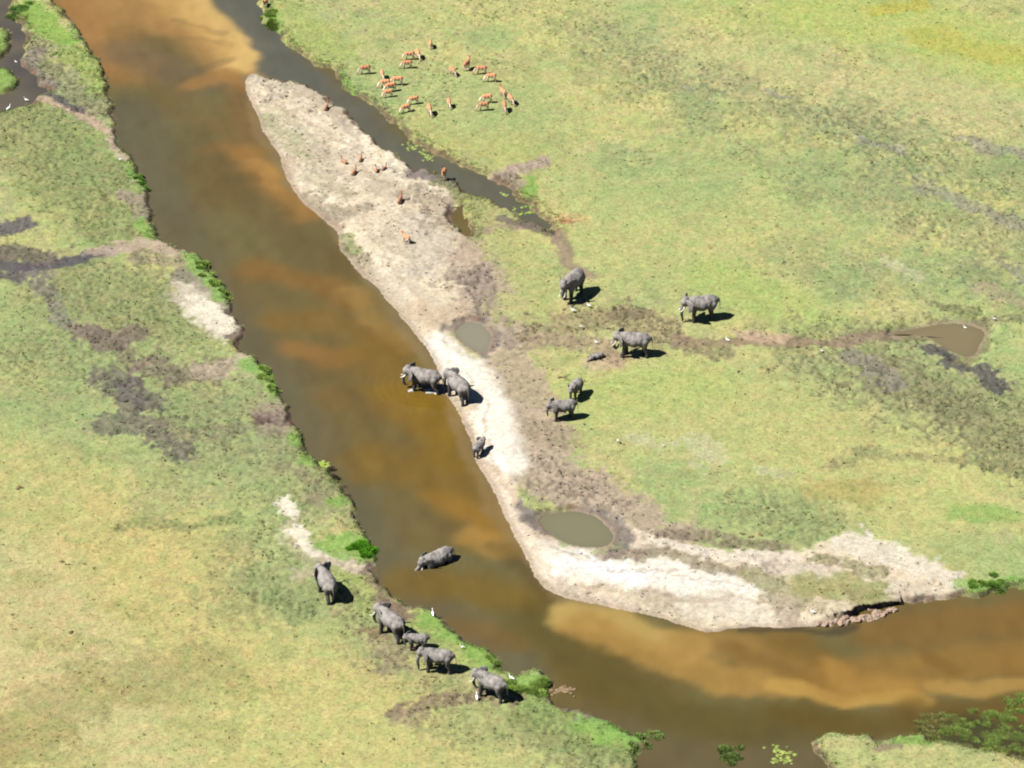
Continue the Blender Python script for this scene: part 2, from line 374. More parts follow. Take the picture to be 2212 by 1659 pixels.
P([(545,165),(600,185),(590,215)], 1.2, alb(196,184,162), .7, .9, .9, rough=.8)
# mud spit and meadow tongue by the side channel
P([(890,385),(940,385),(975,400)], 1.3, alb(134,120,118), .9, .8, .6, grass=.1, wet=.3)
P([(930,395),(980,405),(990,420)], 1.1, alb(146,146,100), .8, .9, .9, grass=.7, rough=.8)
P([(1030,440),(1060,460),(1100,480),(1060,500),(1030,480)], 2.2, alb(176,176,110), .9, .8, .7, grass=.9, rough=.5)
P([(1020,510),(1080,495),(1150,490)], .9, alb(170,150,128), .8, .9, .7, grass=.1)
P([(1080,470),(1150,495),(1190,515)], .9, alb(120,104,96), .85, .9, .8, grass=.1, wet=.3)
P([(1195,505),(1215,540),(1235,575),(1260,600)], 1.0, alb(164,142,122), .85, .9, .7, grass=.1)
P([(1070,530),(1120,560),(1160,620),(1130,680)], 3.2, alb(184,186,112), .8, .9, .7, grass=.9, rough=.3)
P([(1210,470),(1250,475)], 1.4, alb(214,182,120), .8, .9, .9, rough=.5)
P([(1215,480),(1245,482)], .6, alb(180,110,70), .6, .9, 1.1)
P([(1060,380),(1110,365),(1170,350)], 1.25, alb(190,170,152), .95, .85, .7, grass=.05, rough=.5)
P([(1060,385),(1090,380)], 1.2, alb(120,104,96), .6, .9, 1.0, rough=.9)
P([(1085,378),(1100,398)], .9, alb(176,158,140), .8, .8, .7, grass=.1)
# patch round the upper elephants
P([(1190,720),(1280,690),(1380,690),(1420,720)], 3.4, alb(166,150,116), .75, .95, 1.2, grass=.35, rough=1.0)
P([(1180,740),(1300,740),(1330,770)], 1.7, alb(178,158,130), .8, .9, .9, grass=.15, rough=.5)
P([(1330,680),(1390,670)], 1.2, alb(136,120,94), .7, .9, 1.0, rough=.9)
P([(1380,770),(1300,775)], 1.1, alb(186,162,132), .7, .9, .8, grass=.2)
P([(1470,728),(1540,740),(1620,742),(1700,745),(1790,744),(1850,732),(1920,718)], 1.0, alb(160,138,114), .85, .9, .9, grass=.2, rough=.5)
P([(1600,728),(1650,735),(1690,738)], 1.1, alb(208,180,152), .8, .9, .8, grass=.05)
P([(1480,745),(1560,765)], 1.4, alb(150,132,110), .6, .9, 1.0, grass=.3, rough=.8)
P([(1180,930),(1240,950)], 2.2, alb(176,160,130), .6, .9, 1.0, grass=.3, rough=.6)
P([(1120,780),(1160,860)], 2.4, alb(188,172,138), .7, .9, .7, grass=.3)
P([(1275,782),(1310,790)], .9, alb(210,186,154), .7, .9, .9, grass=.1)
# clean sand, bright
P([(945,735),(985,775),(1030,830),(1060,880),(1085,940),(1100,1000)], 2.3, alb(254,246,230), 1.0, .97, .15, grass=0, rough=.0)
P([(1000,880),(1040,970),(1090,1050),(1130,1130),(1190,1190)], 1.1, alb(224,200,174), .75, .9, .5, rough=0, grass=0)
P([(1180,1200),(1230,1220),(1320,1225),(1420,1245),(1520,1262),(1600,1290)], 2.8, WHITE, 1.0, .97, .3, grass=0, rough=0)
P([(1250,1205),(1330,1225),(1380,1245)], 1.5, alb(255,254,252), 1.0, .9, .4, grass=0)
P([(1180,1240),(1250,1280),(1340,1300)], 1.3, alb(222,204,182), .8, .9, .6)
P([(1370,1280),(1420,1290),(1500,1310)], 1.5, alb(196,182,158), .7, .9, 1.0, rough=.35)
P([(1500,1300),(1600,1310),(1680,1320)], 2.0, alb(232,220,198), .8, .9, .7)
P([(1400,1165),(1480,1190),(1600,1195),(1700,1200)], 1.0, alb(238,226,206), .95, .9, .6, grass=0)
P([(1340,1190),(1440,1205),(1560,1225),(1640,1225),(1700,1215)], 1.3, alb(164,152,124), .85, .9, .8, grass=.3, rough=.6)
P([(1360,1150),(1370,1165)], 1.3, alb(230,214,190), .8, .9, .7)
P([(1620,1240),(1680,1260)], 1.7, alb(168,162,116), .8, .9, .8, grass=.7, rough=.4)
P([(1650,1210),(1750,1230),(1800,1240)], 1.6, alb(226,212,192), .8, .9, .9, grass=.1)
P([(1760,1270),(1830,1260),(1890,1275)], 2.6, alb(170,166,104), .95, .9, .6, grass=.9, rough=.3)
P([(1780,1205),(1850,1215),(1900,1230)], 1.3, alb(160,152,108), .8, .9, .9, grass=.7, rough=.7)
P([(1850,1170),(1930,1190),(2010,1230),(2060,1255)], 1.9, alb(234,224,202), .9, .9, .9, grass=.08, rough=.3)
P([(1940,1265),(2010,1285)], 1.5, alb(224,210,186), .85, .9, .9)
P([(1680,1290),(1760,1310)], 1.5, alb(176,164,130), .7, .9, 1.0, grass=.4, rough=.6)
P([(1700,1310),(1720,1345)], 1.2, alb(186,168,146), .7, .9, .9)
P([(1420,1150),(1550,1165),(1700,1180)], .9, alb(148,132,112), .7, .9, .9, grass=.3, rough=.8)
for s, r in (([(608,1082),(622,1090),(630,1106)], 1.1), ([(632,1152),(655,1162),(676,1170)], .9), ([(672,1184),(692,1198)], .8), ([(430,650),(455,680),(485,705)], 1.3)):
    P(s, r, alb(246,236,214), .85, .97, 1.1, grass=.15, rough=.2)
for a_, b_, r in ((100,1380,2.2), (210,1490,2.6), (60,1570,2.2), (330,1510,1.8), (250,1310,1.6), (420,1580,2.2), (40,1240,1.8), (520,1470,1.8), (150,1640,2.4)):
    P([(a_, b_), (a_ + 50, b_ + 12)], r, alb(170,164,88), .36, .97, 1.0, rough=.6, fine=.6)
# faint game trails over the sand
for s, r in (([(1000,800),(1050,880),(1075,960),(1085,1050)], .22), ([(1015,900),(1070,1000),(1110,1090),(1180,1180),(1260,1210)], .25), ([(1240,1260),(1380,1275),(1530,1300),(1690,1300)], .25), ([(1300,1215),(1450,1240),(1600,1270)], .2),
             ([(560,190),(680,270),(780,350),(880,450),(960,540),(1000,640)], .28), ([(620,330),(740,440),(840,560),(930,680)], .22), ([(700,240),(800,380),(930,470)], .2)):
    P(s, r, alb(196, 178, 154), .55, .9, .9, fine=.7)
# pond rims and wet edges
P([(1112,1084),(1130,1102),(1150,1122),(1168,1137)], 1.05, alb(124,114,108), .9, .95, .7, grass=0, wet=.6, rough=.4)
P([(1060,1030),(1086,1085),(1110,1135),(1135,1185),(1165,1230)], 1.25, alb(238,220,196), .95, .9, .4, grass=0, rough=0)
P([(1150,1165),(1200,1192),(1260,1205)], .8, alb(246,234,214), .8, .95, .3, grass=0)
P([(1160,1105),(1250,1098),(1310,1115),(1340,1160),(1320,1190)], .8, alb(126,116,108), .8, .97, .6, grass=0, wet=.6)
P([(1300,1190),(1370,1190)], 1.0, alb(170,150,132), .7, .9, .7)
P([(985,700),(1000,690),(1050,695),(1070,730),(1050,768)], .8, alb(140,128,116), .8, .9, .6, grass=0, wet=.5)
P([(850,1300),(900,1312)], .8, alb(140,112,100), .8, .9, .8, grass=.1)
P([(1180,1500),(1240,1530),(1300,1550)], .9, alb(124,104,92), .8, .9, .8, grass=.1, wet=.5)
P([(1260,1560),(1330,1575)], .8, alb(130,122,114), .7, .9, .8, grass=.3)
P([(1745,1608),(1765,1635),(1790,1660)], .8, alb(206,172,136), .9, .9, .7, grass=.1)
P([(1840,1620),(1960,1640),(2140,1650)], 3.5, alb(190,188,116), .7, .9, .5, rough=.3)
P([(1900,1610),(1930,1605)], .8, alb(150,132,112), .8, .9, .8, grass=.3)
# lush growth on the banks
for s, r in (([(425,560),(460,600),(490,640)], 1.5), ([(540,780),(575,815),(595,840)], 1.5), ([(730,1185),(790,1170),(805,1195)], 1.6), ([(1120,1480),(1170,1480)], 1.6), ([(1060,1420),(1080,1440)], 1.2),
             ([(2100,1262),(2180,1262)], 1.3), ([(290,370),(318,405)], .9), ([(320,480),(335,510)], .9), ([(740,1080),(765,1090)], 1.0), ([(930,1325),(980,1365),(1030,1400)], 1.2), ([(575,40),(590,65)], 1.2), ([(1130,390),(1150,420)], .9),
             ([(1280,1570),(1380,1600)], 1.6), ([(600,90),(640,120)], 1.2), ([(650,945),(680,1000)], .9), ([(1945,1595),(1990,1590)], 1.0), ([(735,160),(760,195)], 1.0)):
    P(s, r, alb(136,180,70), .8, .9, .7, grass=1.0, rough=.2)

# ------------------------------------------------------------------ ground height
sd = water_sd(cv.X, cv.Y)
jag = .75 * (fbm(x, y, 2.2, 3, 1) - .5) * 2 + .35 * (cv.N2 - .5) * 2
P([(535,170),(620,370),(735,520),(850,670),(930,770),(990,890),(1040,1020),(1120,1180),(1170,1260),(1300,1305),(1500,1345),(1660,1350),(1750,1350)], 3.2, None, 1, .4, 0, gentle=1)
for k in (POND_ROUND, POND_LEFT, POND_TAN): P(k, 1.5, None, 1, .6, 0, poly=True, gentle=1)
sdj = sd + jag * (1 - .75 * cv.gentle)
H = -ZW
steep = sstep(-.05, .75, sdj)
soft = sstep(-1.2, 5.5, sdj) * 1.0
soft = np.where(sdj > 0, .06 + .94 * soft, sdj * .12)
land = np.where(sdj > 0, H * (steep * (1 - cv.gentle) + np.clip(soft, 0, 1) * cv.gentle), np.maximum(sdj * .6, -.55))
Z = ZW + land
ri, rm = cv.mask([(1790,1322),(1850,1310),(1930,1298)], 2.2, .8, 0); rise = np.zeros(x.shape, np.float32); rise[ri] = rm
Z = Z + .38 * rise * sstep(.25, .75, sdj)
Zn = .28 * (fbm(x, y, 18, 2, 5) - .5) + .10 * (n_sm - .5) + cv.rough * (.20 * (fbm(x, y, .95, 2, 3) - .5)) + .05 * (cv.N2 - .5)
Z = Z + Zn * sstep(.2, 2.0, sdj) * np.where(np.abs(x) > 200, 0, 1)
# footprints and hoof-holes: pressed into the rough ground
hole = sstep(.60, .72, .75 * vnoise(x / .40, y / .50, 7) + .25 * fbm(x, y, 3.0, 2, 6) + .04) * sstep(.2, .75, cv.rough) * sstep(.3, 1.0, sdj)
Z = Z - .20 * hole
# earth showing on the cut banks and a damp band along the water
bank = (1 - sstep(.15, .62, np.abs(sdj - .28))) * (1 - cv.gentle)
tb = (bank * .85 * sstep(.3, .7, cv.N1 + .15))[..., None]
cv.col += (np.where(cv.N2[..., None] > .5, alb(128, 98, 78), alb(96, 76, 66)) - cv.col) * tb
cv.grass *= 1 - bank * .5
damp = (1 - sstep(.1, .9, sdj)) * cv.gentle
cv.col += (alb(158, 134, 110) - cv.col) * (damp * .6)[..., None]
und = (1 - sstep(-.5, .0, sdj))[..., None]
cv.col += (alb(100, 84, 60) - cv.col) * und; cv.grass *= (1 - und[..., 0])
cv.wet = np.maximum(cv.wet, damp * .4)
# mottling below the size of the painted patches
g1 = fbm(x, y, .8, 2, 2) - .5; g2 = vnoise(x / .33, y / .4, 3) - .5
amp = .20 + .30 * cv.rough
cv.col *= (1 + amp[..., None] * (1.2 * g1 + .8 * g2)[..., None])
hue = (fbm(x, y, 1.3, 2, 7) - .5) * cv.grass
cv.col[..., 0] *= 1 + .30 * hue; cv.col[..., 2] *= 1 + .16 * hue
dk = (hole * .38)[..., None]
cv.col += (cv.col * .45 - cv.col) * dk
lg = cv.col @ np.array([.3, .6, .1], np.float32)
cv.col += (lg[..., None] - cv.col) * (.11 * cv.grass)[..., None]; cv.col *= (1 + .07 * cv.grass)[..., None] * np.where(cv.grass[..., None] > .5, np.array([1.0, 1.01, 1.0], np.float32), 1)
cv.col = np.clip(cv.col, .004, .95)

def attr_mesh(name, V, F, colour, smooth=True):
    me = bpy.data.meshes.new(name)
    V = np.asarray(V, np.float32); F = np.asarray(F, np.int32); k = F.shape[1]
    me.vertices.add(len(V)); me.vertices.foreach_set('co', V.ravel())
    me.loops.add(F.size); me.loops.foreach_set('vertex_index', F.ravel())
    me.polygons.add(len(F)); me.polygons.foreach_set('loop_start', np.arange(0, F.size, k, dtype=np.int32))
    me.polygons.foreach_set('loop_total', np.full(len(F), k, np.int32))
    if smooth: me.polygons.foreach_set('use_smooth', np.ones(len(F), bool))
    a = me.attributes.new('Col', 'FLOAT_COLOR', 'POINT'); a.data.foreach_set('color', np.asarray(colour, np.float32).ravel())
    me.update(calc_edges=True); me.validate()
    return me

def add_obj(name, me, mat=None, parent=None):
    o = bpy.data.objects.new(name, me); C.objects.link(o)
    if mat and not me.materials: me.materials.append(mat)
    if parent: o.parent = parent
    return o

def tag(o, label=None, cat=None, group=None, kind=None):
    for k, v in (('label', label), ('category', cat), ('group', group), ('kind', kind)):
        if v: o[k] = v
    return o

def grid_faces(nx, ny):
    i = np.arange(nx - 1)[:, None] * ny + np.arange(ny - 1)[None, :]
    return np.stack([i, i + ny, i + ny + 1, i + 1], -1).reshape(-1, 4)

# ------------------------------------------------------------------ materials
def mat(name):
    m = bpy.data.materials.new(name); m.use_nodes = True
    b = m.node_tree.nodes['Principled BSDF']
    return m, m.node_tree.nodes, m.node_tree.links, b

def noise(ns, ls, scale, detail=3, vec=None, rough=.55):
    n = ns.new('ShaderNodeTexNoise'); n.inputs['Scale'].default_value = scale
    n.inputs['Detail'].default_value = detail; n.inputs['Roughness'].default_value = rough
    if vec: ls.new(vec, n.inputs['Vector'])
    return n

def math_(ns, ls, op, a, b=None, c=None):
    n = ns.new('ShaderNodeMath'); n.operation = op
    for i, v in enumerate((a, b, c)):
        if v is None: continue
        if isinstance(v, (int, float)): n.inputs[i].default_value = v
        else: ls.new(v, n.inputs[i])
    return n.outputs[0]

def scaled(ns, ls, col, fac):
    n = ns.new('ShaderNodeVectorMath'); n.operation = 'SCALE'
    ls.new(col, n.inputs[0])
    if isinstance(fac, (int, float)): n.inputs['Scale'].default_value = fac
    else: ls.new(fac, n.inputs['Scale'])
    return n.outputs[0]

m_ground, ns, ls, b = mat('meadow_and_sand')
at = ns.new('ShaderNodeAttribute'); at.attribute_name = 'Col'
tc = ns.new('ShaderNodeTexCoord')
n1 = noise(ns, ls, 2.2, 5, tc.outputs['Object'], .65); n2 = noise(ns, ls, 6.0, 4, tc.outputs['Object'], .65)
f = math_(ns, ls, 'ADD', math_(ns, ls, 'MULTIPLY', n1.outputs[0], .55), math_(ns, ls, 'MULTIPLY', n2.outputs[0], .45))
ls.new(scaled(ns, ls, at.outputs['Color'], math_(ns, ls, 'MAXIMUM', math_(ns, ls, 'MULTIPLY_ADD', f, 1.7, .15), .25)), b.inputs['Base Color'])
wet = at.outputs['Alpha']
ls.new(math_(ns, ls, 'MULTIPLY_ADD', wet, -.62, .92), b.inputs['Roughness'])
ls.new(math_(ns, ls, 'MULTIPLY_ADD', wet, .5, .2), b.inputs['Specular IOR Level'])
bp = ns.new('ShaderNodeBump'); bp.inputs['Strength'].default_value = .5; bp.inputs['Distance'].default_value = .15
ls.new(f, bp.inputs['Height']); ls.new(bp.outputs[0], b.inputs['Normal'])

def water_mat(name, ripple=.012, rings=()):
    m, ns, ls, b = mat(name)
    at = ns.new('ShaderNodeAttribute'); at.attribute_name = 'Col'
    ls.new(at.outputs['Color'], b.inputs['Base Color'])
    b.inputs['Roughness'].default_value = .09; b.inputs['IOR'].default_value = 1.33
    tc = ns.new('ShaderNodeTexCoord')
    mp = ns.new('ShaderNodeMapping'); mp.inputs['Scale'].default_value = (1, .45, 1); mp.inputs['Rotation'].default_value = (0, 0, R(-25))
    ls.new(tc.outputs['Object'], mp.inputs[0])
    n = noise(ns, ls, 1.1, 3, mp.outputs[0]); h = math_(ns, ls, 'MULTIPLY', n.outputs[0], ripple)
    for cx, cy, wl, rad, am in rings:
        v = ns.new('ShaderNodeVectorMath'); v.operation = 'DISTANCE'
        ls.new(tc.outputs['Object'], v.inputs[0]); v.inputs[1].default_value = (cx, cy, ZW)
        d = v.outputs['Value']
        s = math_(ns, ls, 'SINE', math_(ns, ls, 'MULTIPLY', d, 2 * math.pi / wl))
        fade = math_(ns, ls, 'MAXIMUM', math_(ns, ls, 'MULTIPLY_ADD', d, -1.0 / rad, 1.0), 0.0)
        h = math_(ns, ls, 'ADD', h, math_(ns, ls, 'MULTIPLY', math_(ns, ls, 'MULTIPLY', s, math_(ns, ls, 'MULTIPLY', fade, math_(ns, ls, 'MULTIPLY_ADD', n.outputs[0], 4.0, -1.2))), am))
    bp = ns.new('ShaderNodeBump'); bp.inputs['Strength'].default_value = 1.0; bp.inputs['Distance'].default_value = 1.0
    ls.new(h, bp.inputs['Height']); ls.new(bp.outputs[0], b.inputs['Normal'])
    return m

m_leaf, ns, ls, b = mat('grass_blades')
at = ns.new('ShaderNodeAttribute'); at.attribute_name = 'Col'
ls.new(at.outputs['Color'], b.inputs['Base Color']); b.inputs['Roughness'].default_value = .8; b.inputs['Specular IOR Level'].default_value = .15

# ------------------------------------------------------------------ ground object
V = np.stack([X, Y, Z], -1).reshape(-1, 3)
colour = np.concatenate([cv.col, cv.wet[..., None]], -1).reshape(-1, 4)
ground = add_obj('ground', attr_mesh('ground', V, grid_faces(NX, NY), colour), m_ground)
tag(ground, 'flood plain of short yellow-green grass, mud and pale sand', 'ground', kind='structure')

IX0 = np.searchsorted(gx, -77.9)
def sample(A, px, py):
    fx = np.interp(px, gx, np.arange(NX)); fy = np.interp(py, gy, np.arange(NY))
    i = np.clip(fx.astype(int), 0, NX - 2); j = np.clip(fy.astype(int), 0, NY - 2)
    u = fx - i; v = fy - j
    if A.ndim == 3: u = u[..., None]; v = v[..., None]
    return (A[i, j] * (1 - u) + A[i + 1, j] * u) * (1 - v) + (A[i, j + 1] * (1 - u) + A[i + 1, j + 1] * u) * v

def on_ground(px, py):
    """where the real, uneven ground is seen at a photo point"""
    z = 0.0
    for _ in range(4):
        gx_, gy_ = ground_at(px, py, z)
        z = float(sample(Z, np.array([gx_]), np.array([gy_]))[0])
    return float(gx_), float(gy_), z

# ------------------------------------------------------------------ river and ponds
wx = np.arange(-90, 92, .45); wy = np.arange(300, 585, .5)
WX, WY = np.meshgrid(wx, wy, indexing='ij')
wc = Canvas(WX, WY, .15)
GREYW = alb(104, 90, 66)
wc.col[:] = alb(116, 101, 64)
tw = (sstep(.4, .65, fbm(WX, WY * .6, 9, 3, 3)))[..., None]
wc.col += (alb(118, 92, 52) - wc.col) * tw * .6
W = lambda s, r, c, a, soft=.97, brk=.08, **k: wc.paint(s, r * 1.22, c, a * .86, min(.97, soft + .15), min(brk, .3), z=ZW, fine=.1, **k)
AMB = alb(136, 98, 28); ORNG = alb(164, 112, 56); TANB = alb(190, 150, 92); TANW = alb(196, 152, 84); SHAL = alb(222, 178, 112)
# the sky's grey reflection painted in along the left bank and the side channel
W([(270,250),(330,430),(430,600),(560,820),(680,1010),(790,1180),(900,1330),(1080,1440)], 3.6, alb(104, 95, 80), .7)
W([(560,-60),(570,60),(640,160),(740,240),(860,330),(980,390),(1100,440),(1190,500)], 3.2, alb(102, 99, 92), .95)
W([(1300,1600),(1400,1640),(1600,1650),(1750,1640)], 4.5, alb(104, 90, 68), .8)
# submerged sand at the top
W([(120,-60),(190,50),(260,150)], 4.0, alb(166,116,62), .8, .9, .2)
W([(160,-10),(240,140)], 1.5, alb(176,122,70), .6)
W([(230,-80),(300,20),(420,60),(500,110),(525,150)], 4.2, alb(182,132,76), .9)
W([(330,-60),(430,30),(500,90),(530,130)], 3.0, alb(208,160,96), .95)
W([(440,0),(500,60),(535,115),(532,150)], 1.8, SHAL, .9)
W([(260,110),(350,150),(450,180)], 2.6, alb(118,98,74), .75)
W([(380,40),(480,72)], .5, alb(120,94,66), .35, .9, .3)
W([(320,90),(430,85),(500,100)], .6, alb(126,98,66), .3, .9, .3)
W([(350,160),(430,155),(500,135)], .8, alb(112,90,66), .45, .9, .3)
W([(420,185),(500,165),(525,190)], 1.3, alb(166,116,62), .8)
W([(500,200),(540,260),(570,310)], 1.5, alb(140,100,58), .6)
W([(400,250),(480,260),(540,290)], 1.4, alb(128,98,62), .5)
W([(430,330),(500,315),(560,330)], 1.0, alb(136,98,56), .6)
W([(530,330),(570,370),(620,430),(660,465)], 1.8, alb(166,116,58), .85)
W([(560,350),(600,400)], 1.0, alb(184,132,72), .6)
W([(470,360),(530,420),(640,510),(700,560)], 2.2, alb(112,86,52), .5)
W([(560,580),(640,600),(720,620),(760,650)], 2.0, alb(142,98,46), .8)
W([(620,690),(700,690),(800,710),(860,740)], 2.2, alb(134,98,44), .8)
W([(635,752),(680,768),(730,778)], 1.9, alb(160,108,54), .62)
W([(760,620),(820,690),(880,740)], 1.3, alb(160,122,66), .8)
W([(820,760),(900,870),(960,930)], 3.4, alb(136,100,36), .8)
W([(860,860),(930,880),(970,930),(990,990)], 2.6, alb(138,102,24), .85)
W([(720,860),(800,880)], 2.0, alb(120,90,52), .5)
W([(820,1000),(930,1020),(1030,1070),(1060,1130)], 3.4, alb(134,98,32), .75)
W([(960,1080),(1040,1100),(1080,1140)], 1.8, alb(158,114,44), .75)
W([(1020,1150),(1060,1165),(1085,1190)], 1.5, alb(180,134,66), .8)
W([(900,1110),(980,1130)], 2.0, alb(112,94,62), .5)
W([(880,1260),(1000,1270),(1120,1290)], 2.4, alb(128,96,30), .75)
W([(1090,1180),(1130,1230),(1180,1290)], 1.2, alb(96,74,44), .6)
W([(980,1350),(1100,1380)], 1.6, alb(132,94,44), .6)
W([(1150,1330),(1200,1380),(1300,1470),(1420,1530),(1600,1570),(1800,1560)], 3.0, alb(96,80,36), .8)
# the broad drowned sandbank at the bottom right
W([(1230,1322),(1300,1335),(1400,1375),(1480,1400)], 2.3, alb(196,158,92), .95, .55, .25)
W([(1250,1345),(1330,1390),(1430,1430),(1560,1465),(1700,1485)], 1.9, alb(176,132,68), .9, .6, .25)
W([(1480,1390),(1600,1400),(1700,1440)], 2.4, alb(166,122,64), .85)
W([(1560,1400),(1650,1430),(1720,1470)], 1.1, alb(128,94,46), .7)
W([(1640,1370),(1720,1380)], 1.2, alb(140,106,58), .6)
W([(1720,1400),(1780,1440),(1770,1480)], 2.3, alb(124,92,40), .85)
W([(1660,1480),(1780,1500),(1900,1510),(2000,1515)], 1.05, alb(192,146,74), .95, .6, .25)
W([(1800,1460),(1950,1460),(2100,1430),(2300,1420)], 2.8, alb(156,112,52), .85)
W([(1790,1440),(1830,1470),(1960,1490)], 1.4, alb(176,128,62), .8)
W([(1900,1370),(2050,1350),(2300,1320)], 2.6, alb(138,98,48), .85)
W([(1960,1400),(2060,1450)], .8, alb(124,90,42), .5)
W([(2020,1480),(2100,1490),(2300,1480)], 1.0, alb(186,142,76), .8, .8, .9)
W([(1980,1540),(2100,1530),(2300,1530)], 1.6, alb(110,82,36), .8)
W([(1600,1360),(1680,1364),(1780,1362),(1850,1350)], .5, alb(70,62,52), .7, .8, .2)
W([(1700,1550),(1900,1560),(2060,1560)], 1.6, alb(104,80,36), .8)
W([(2060,1600),(2140,1590),(2260,1600)], 2.4, alb(62,62,40), .9, .9, .3)
wc.paint([(420,-110),(492,0),(548,62),(594,112),(612,150),(660,170)], 2.6, alb(102, 98, 90), .96, .45, .1, z=ZW, fine=.1)
wsd = water_sd(wc.X, wc.Y, ('river', 'arm'))
# the bed shows near the gently shelving sand
near = [(535,175),(612,363),(733,510),(851,665),(924,755),(962,850),(1020,960),(1082,1092),(1134,1199),(1187,1278),(1300,1307)]
idx, m_ = wc.mask(near, 1.1, .9, .3, z=ZW, fine=.2)
wc.col[idx] += (alb(150, 122, 88) - wc.col[idx]) * (m_ * .55)[..., None]
lw = wc.col @ np.array([.3, .6, .1], np.float32)
wc.col = lw[..., None] + (wc.col - lw[..., None]) * np.array([.93, .93, .95], np.float32)
streak = fbm(.96 * WX + .27 * WY, (.27 * WX - .96 * WY) * .16, 1.9, 3, 2) - .5      # silt drawn out along the current
wc.col *= (1 + .18 * streak * (WY > 372))[..., None]
wc.col *= np.array([1.07, 1.17, 1.04], np.float32) * (1 + .10 * (fbm(WX, WY * .5, 1.6, 2, 4) - .5) * 2)[..., None]
keep = (wsd < 2.2)
F = grid_faces(len(wx), len(wy)); F = F[keep.reshape(-1)[F].any(1)]
used = np.unique(F); remap = np.full(WX.size, -1); remap[used] = np.arange(len(used))
Vw = np.stack([WX, WY, np.full_like(WX, ZW)], -1).reshape(-1, 3)[used]
cw = np.concatenate([wc.col, np.ones(WX.shape + (1,))], -1).reshape(-1, 4)[used]
rings = []
for px, py, wl, rad, am in ((922, 832, .95, 9.0, .016), (958, 1216, .8, 6.0, .010)):
    a_, b_ = ground_at(px, py, ZW); rings.append((float(a_), float(b_), wl, rad, am))
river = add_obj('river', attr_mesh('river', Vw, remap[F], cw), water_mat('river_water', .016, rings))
tag(river, 'brown river with drowned sandbanks showing through', 'river', kind='structure')

m_pond = water_mat('pond_water', .002)
def pond(key, c, label):
    p = waters[key]; c0 = p.mean(0)
    d = p - c0; L = np.linalg.norm(d, axis=1, keepdims=True)
    q = c0 + d * (L + 1.3) / L
    V = np.concatenate([[[c0[0], c0[1], ZW + .003]], np.column_stack([c0 + d * .6, np.full(len(p), ZW + .003)]), np.column_stack([q, np.full(len(q), ZW + .003)])])
    n = len(p); F = []
    for i in range(n):
        j = (i + 1) % n
        F.append((0, 1 + i, 1 + j, 1 + j)); F.append((1 + i, 1 + n + i, 1 + n + j, 1 + j))
    me = bpy.data.meshes.new('pond'); me.from_pydata(V.tolist(), [], [f[:3] if f[2] == f[3] else f for f in F])
    a = me.attributes.new('Col', 'FLOAT_COLOR', 'POINT')
    cc = np.tile(np.append(c, 1.0), (len(V), 1)).astype(np.float32); cc[:n + 1, :3] *= 1.1; cc[n + 1:, :3] *= .92
    a.data.foreach_set('color', cc.ravel())
    tag(add_obj('pond', me, m_pond), label, 'pond', kind='structure')
pond('pround', alb(140, 135, 108), 'round olive pond on the sand bar')
pond('pleft', alb(154, 148, 128), 'small pale pond beside the sand bar')
pond('ptan', alb(142, 130, 98), 'tan pond at the end of the muddy path')
xs = np.arange(-100, -60, 2.0)
# backwater in the far corner
bx = np.arange(-110, -62, .6); by = np.arange(455, 600, .8)
BX, BY = np.meshgrid(bx, by, indexing='ij'); bs = water_sd(BX, BY, ('corner',))
F = grid_faces(len(bx), len(by)); F = F[(bs < 2.0).reshape(-1)[F].any(1)]
used = np.unique(F); remap = np.full(BX.size, -1); remap[used] = np.arange(len(used))
Vb = np.stack([BX, BY, np.full_like(BX, ZW)], -1).reshape(-1, 3)[used]
t = fbm(BX, BY, 5, 2, 2).reshape(-1)[used][:, None]
cb = alb(82, 80, 78) * (1 - t) + alb(118, 110, 92) * t
back = add_obj('backwater', attr_mesh('backwater', Vb, remap[F], np.concatenate([cb, np.ones((len(cb), 1))], 1)), m_pond)
tag(back, 'still grey backwater round two grassy islets', 'backwater', kind='structure')

# ------------------------------------------------------------------ grass and sedge: blades standing on the sheet
def blades(px, py, n_blade, h, spread, width, colour, lean=.5, base=None):
    """n_blade thin triangles per point"""
    N = len(px); pz = sample(Z, px, py)
    if base is not None: pz = np.maximum(pz, base)
    k = n_blade
    a = rng.random((N, k)) * 2 * np.pi; r = np.sqrt(rng.random((N, k))) * spread[:, None]
    bx_ = px[:, None] + r * np.cos(a); by_ = py[:, None] + r * np.sin(a); bz = np.repeat(pz[:, None], k, 1) - .02
    o = rng.random((N, k)) * 2 * np.pi; wd = width[:, None] * (.6 + .8 * rng.random((N, k)))
    hh = h[:, None] * (.6 + .7 * rng.random((N, k))); ln = hh * lean * rng.random((N, k))
    ux, uy = np.cos(o) * wd, np.sin(o) * wd
    la = a + (rng.random((N, k)) - .5)
    T = np.stack([np.stack([bx_ - ux, by_ - uy, bz], -1), np.stack([bx_ + ux, by_ + uy, bz], -1),
                  np.stack([bx_ + ln * np.cos(la), by_ + ln * np.sin(la), bz + hh], -1)], 2).reshape(-1, 3)
    F = np.arange(len(T)).reshape(-1, 3)
    jit = (.75 + .5 * rng.random((N, k, 1)))
    cc = np.repeat((colour[:, None, :] * jit)[:, :, None, :], 3, 2).reshape(-1, 3)
    return T, F, np.concatenate([cc, np.ones((len(cc), 1))], 1)

def scatter(n):
    u = rng.random(n); yy = np.sqrt(318 ** 2 + u * (520 ** 2 - 318 ** 2))
    xx = (rng.random(n) * 2 - 1) * (yy * .155 + 4)
    return xx, yy

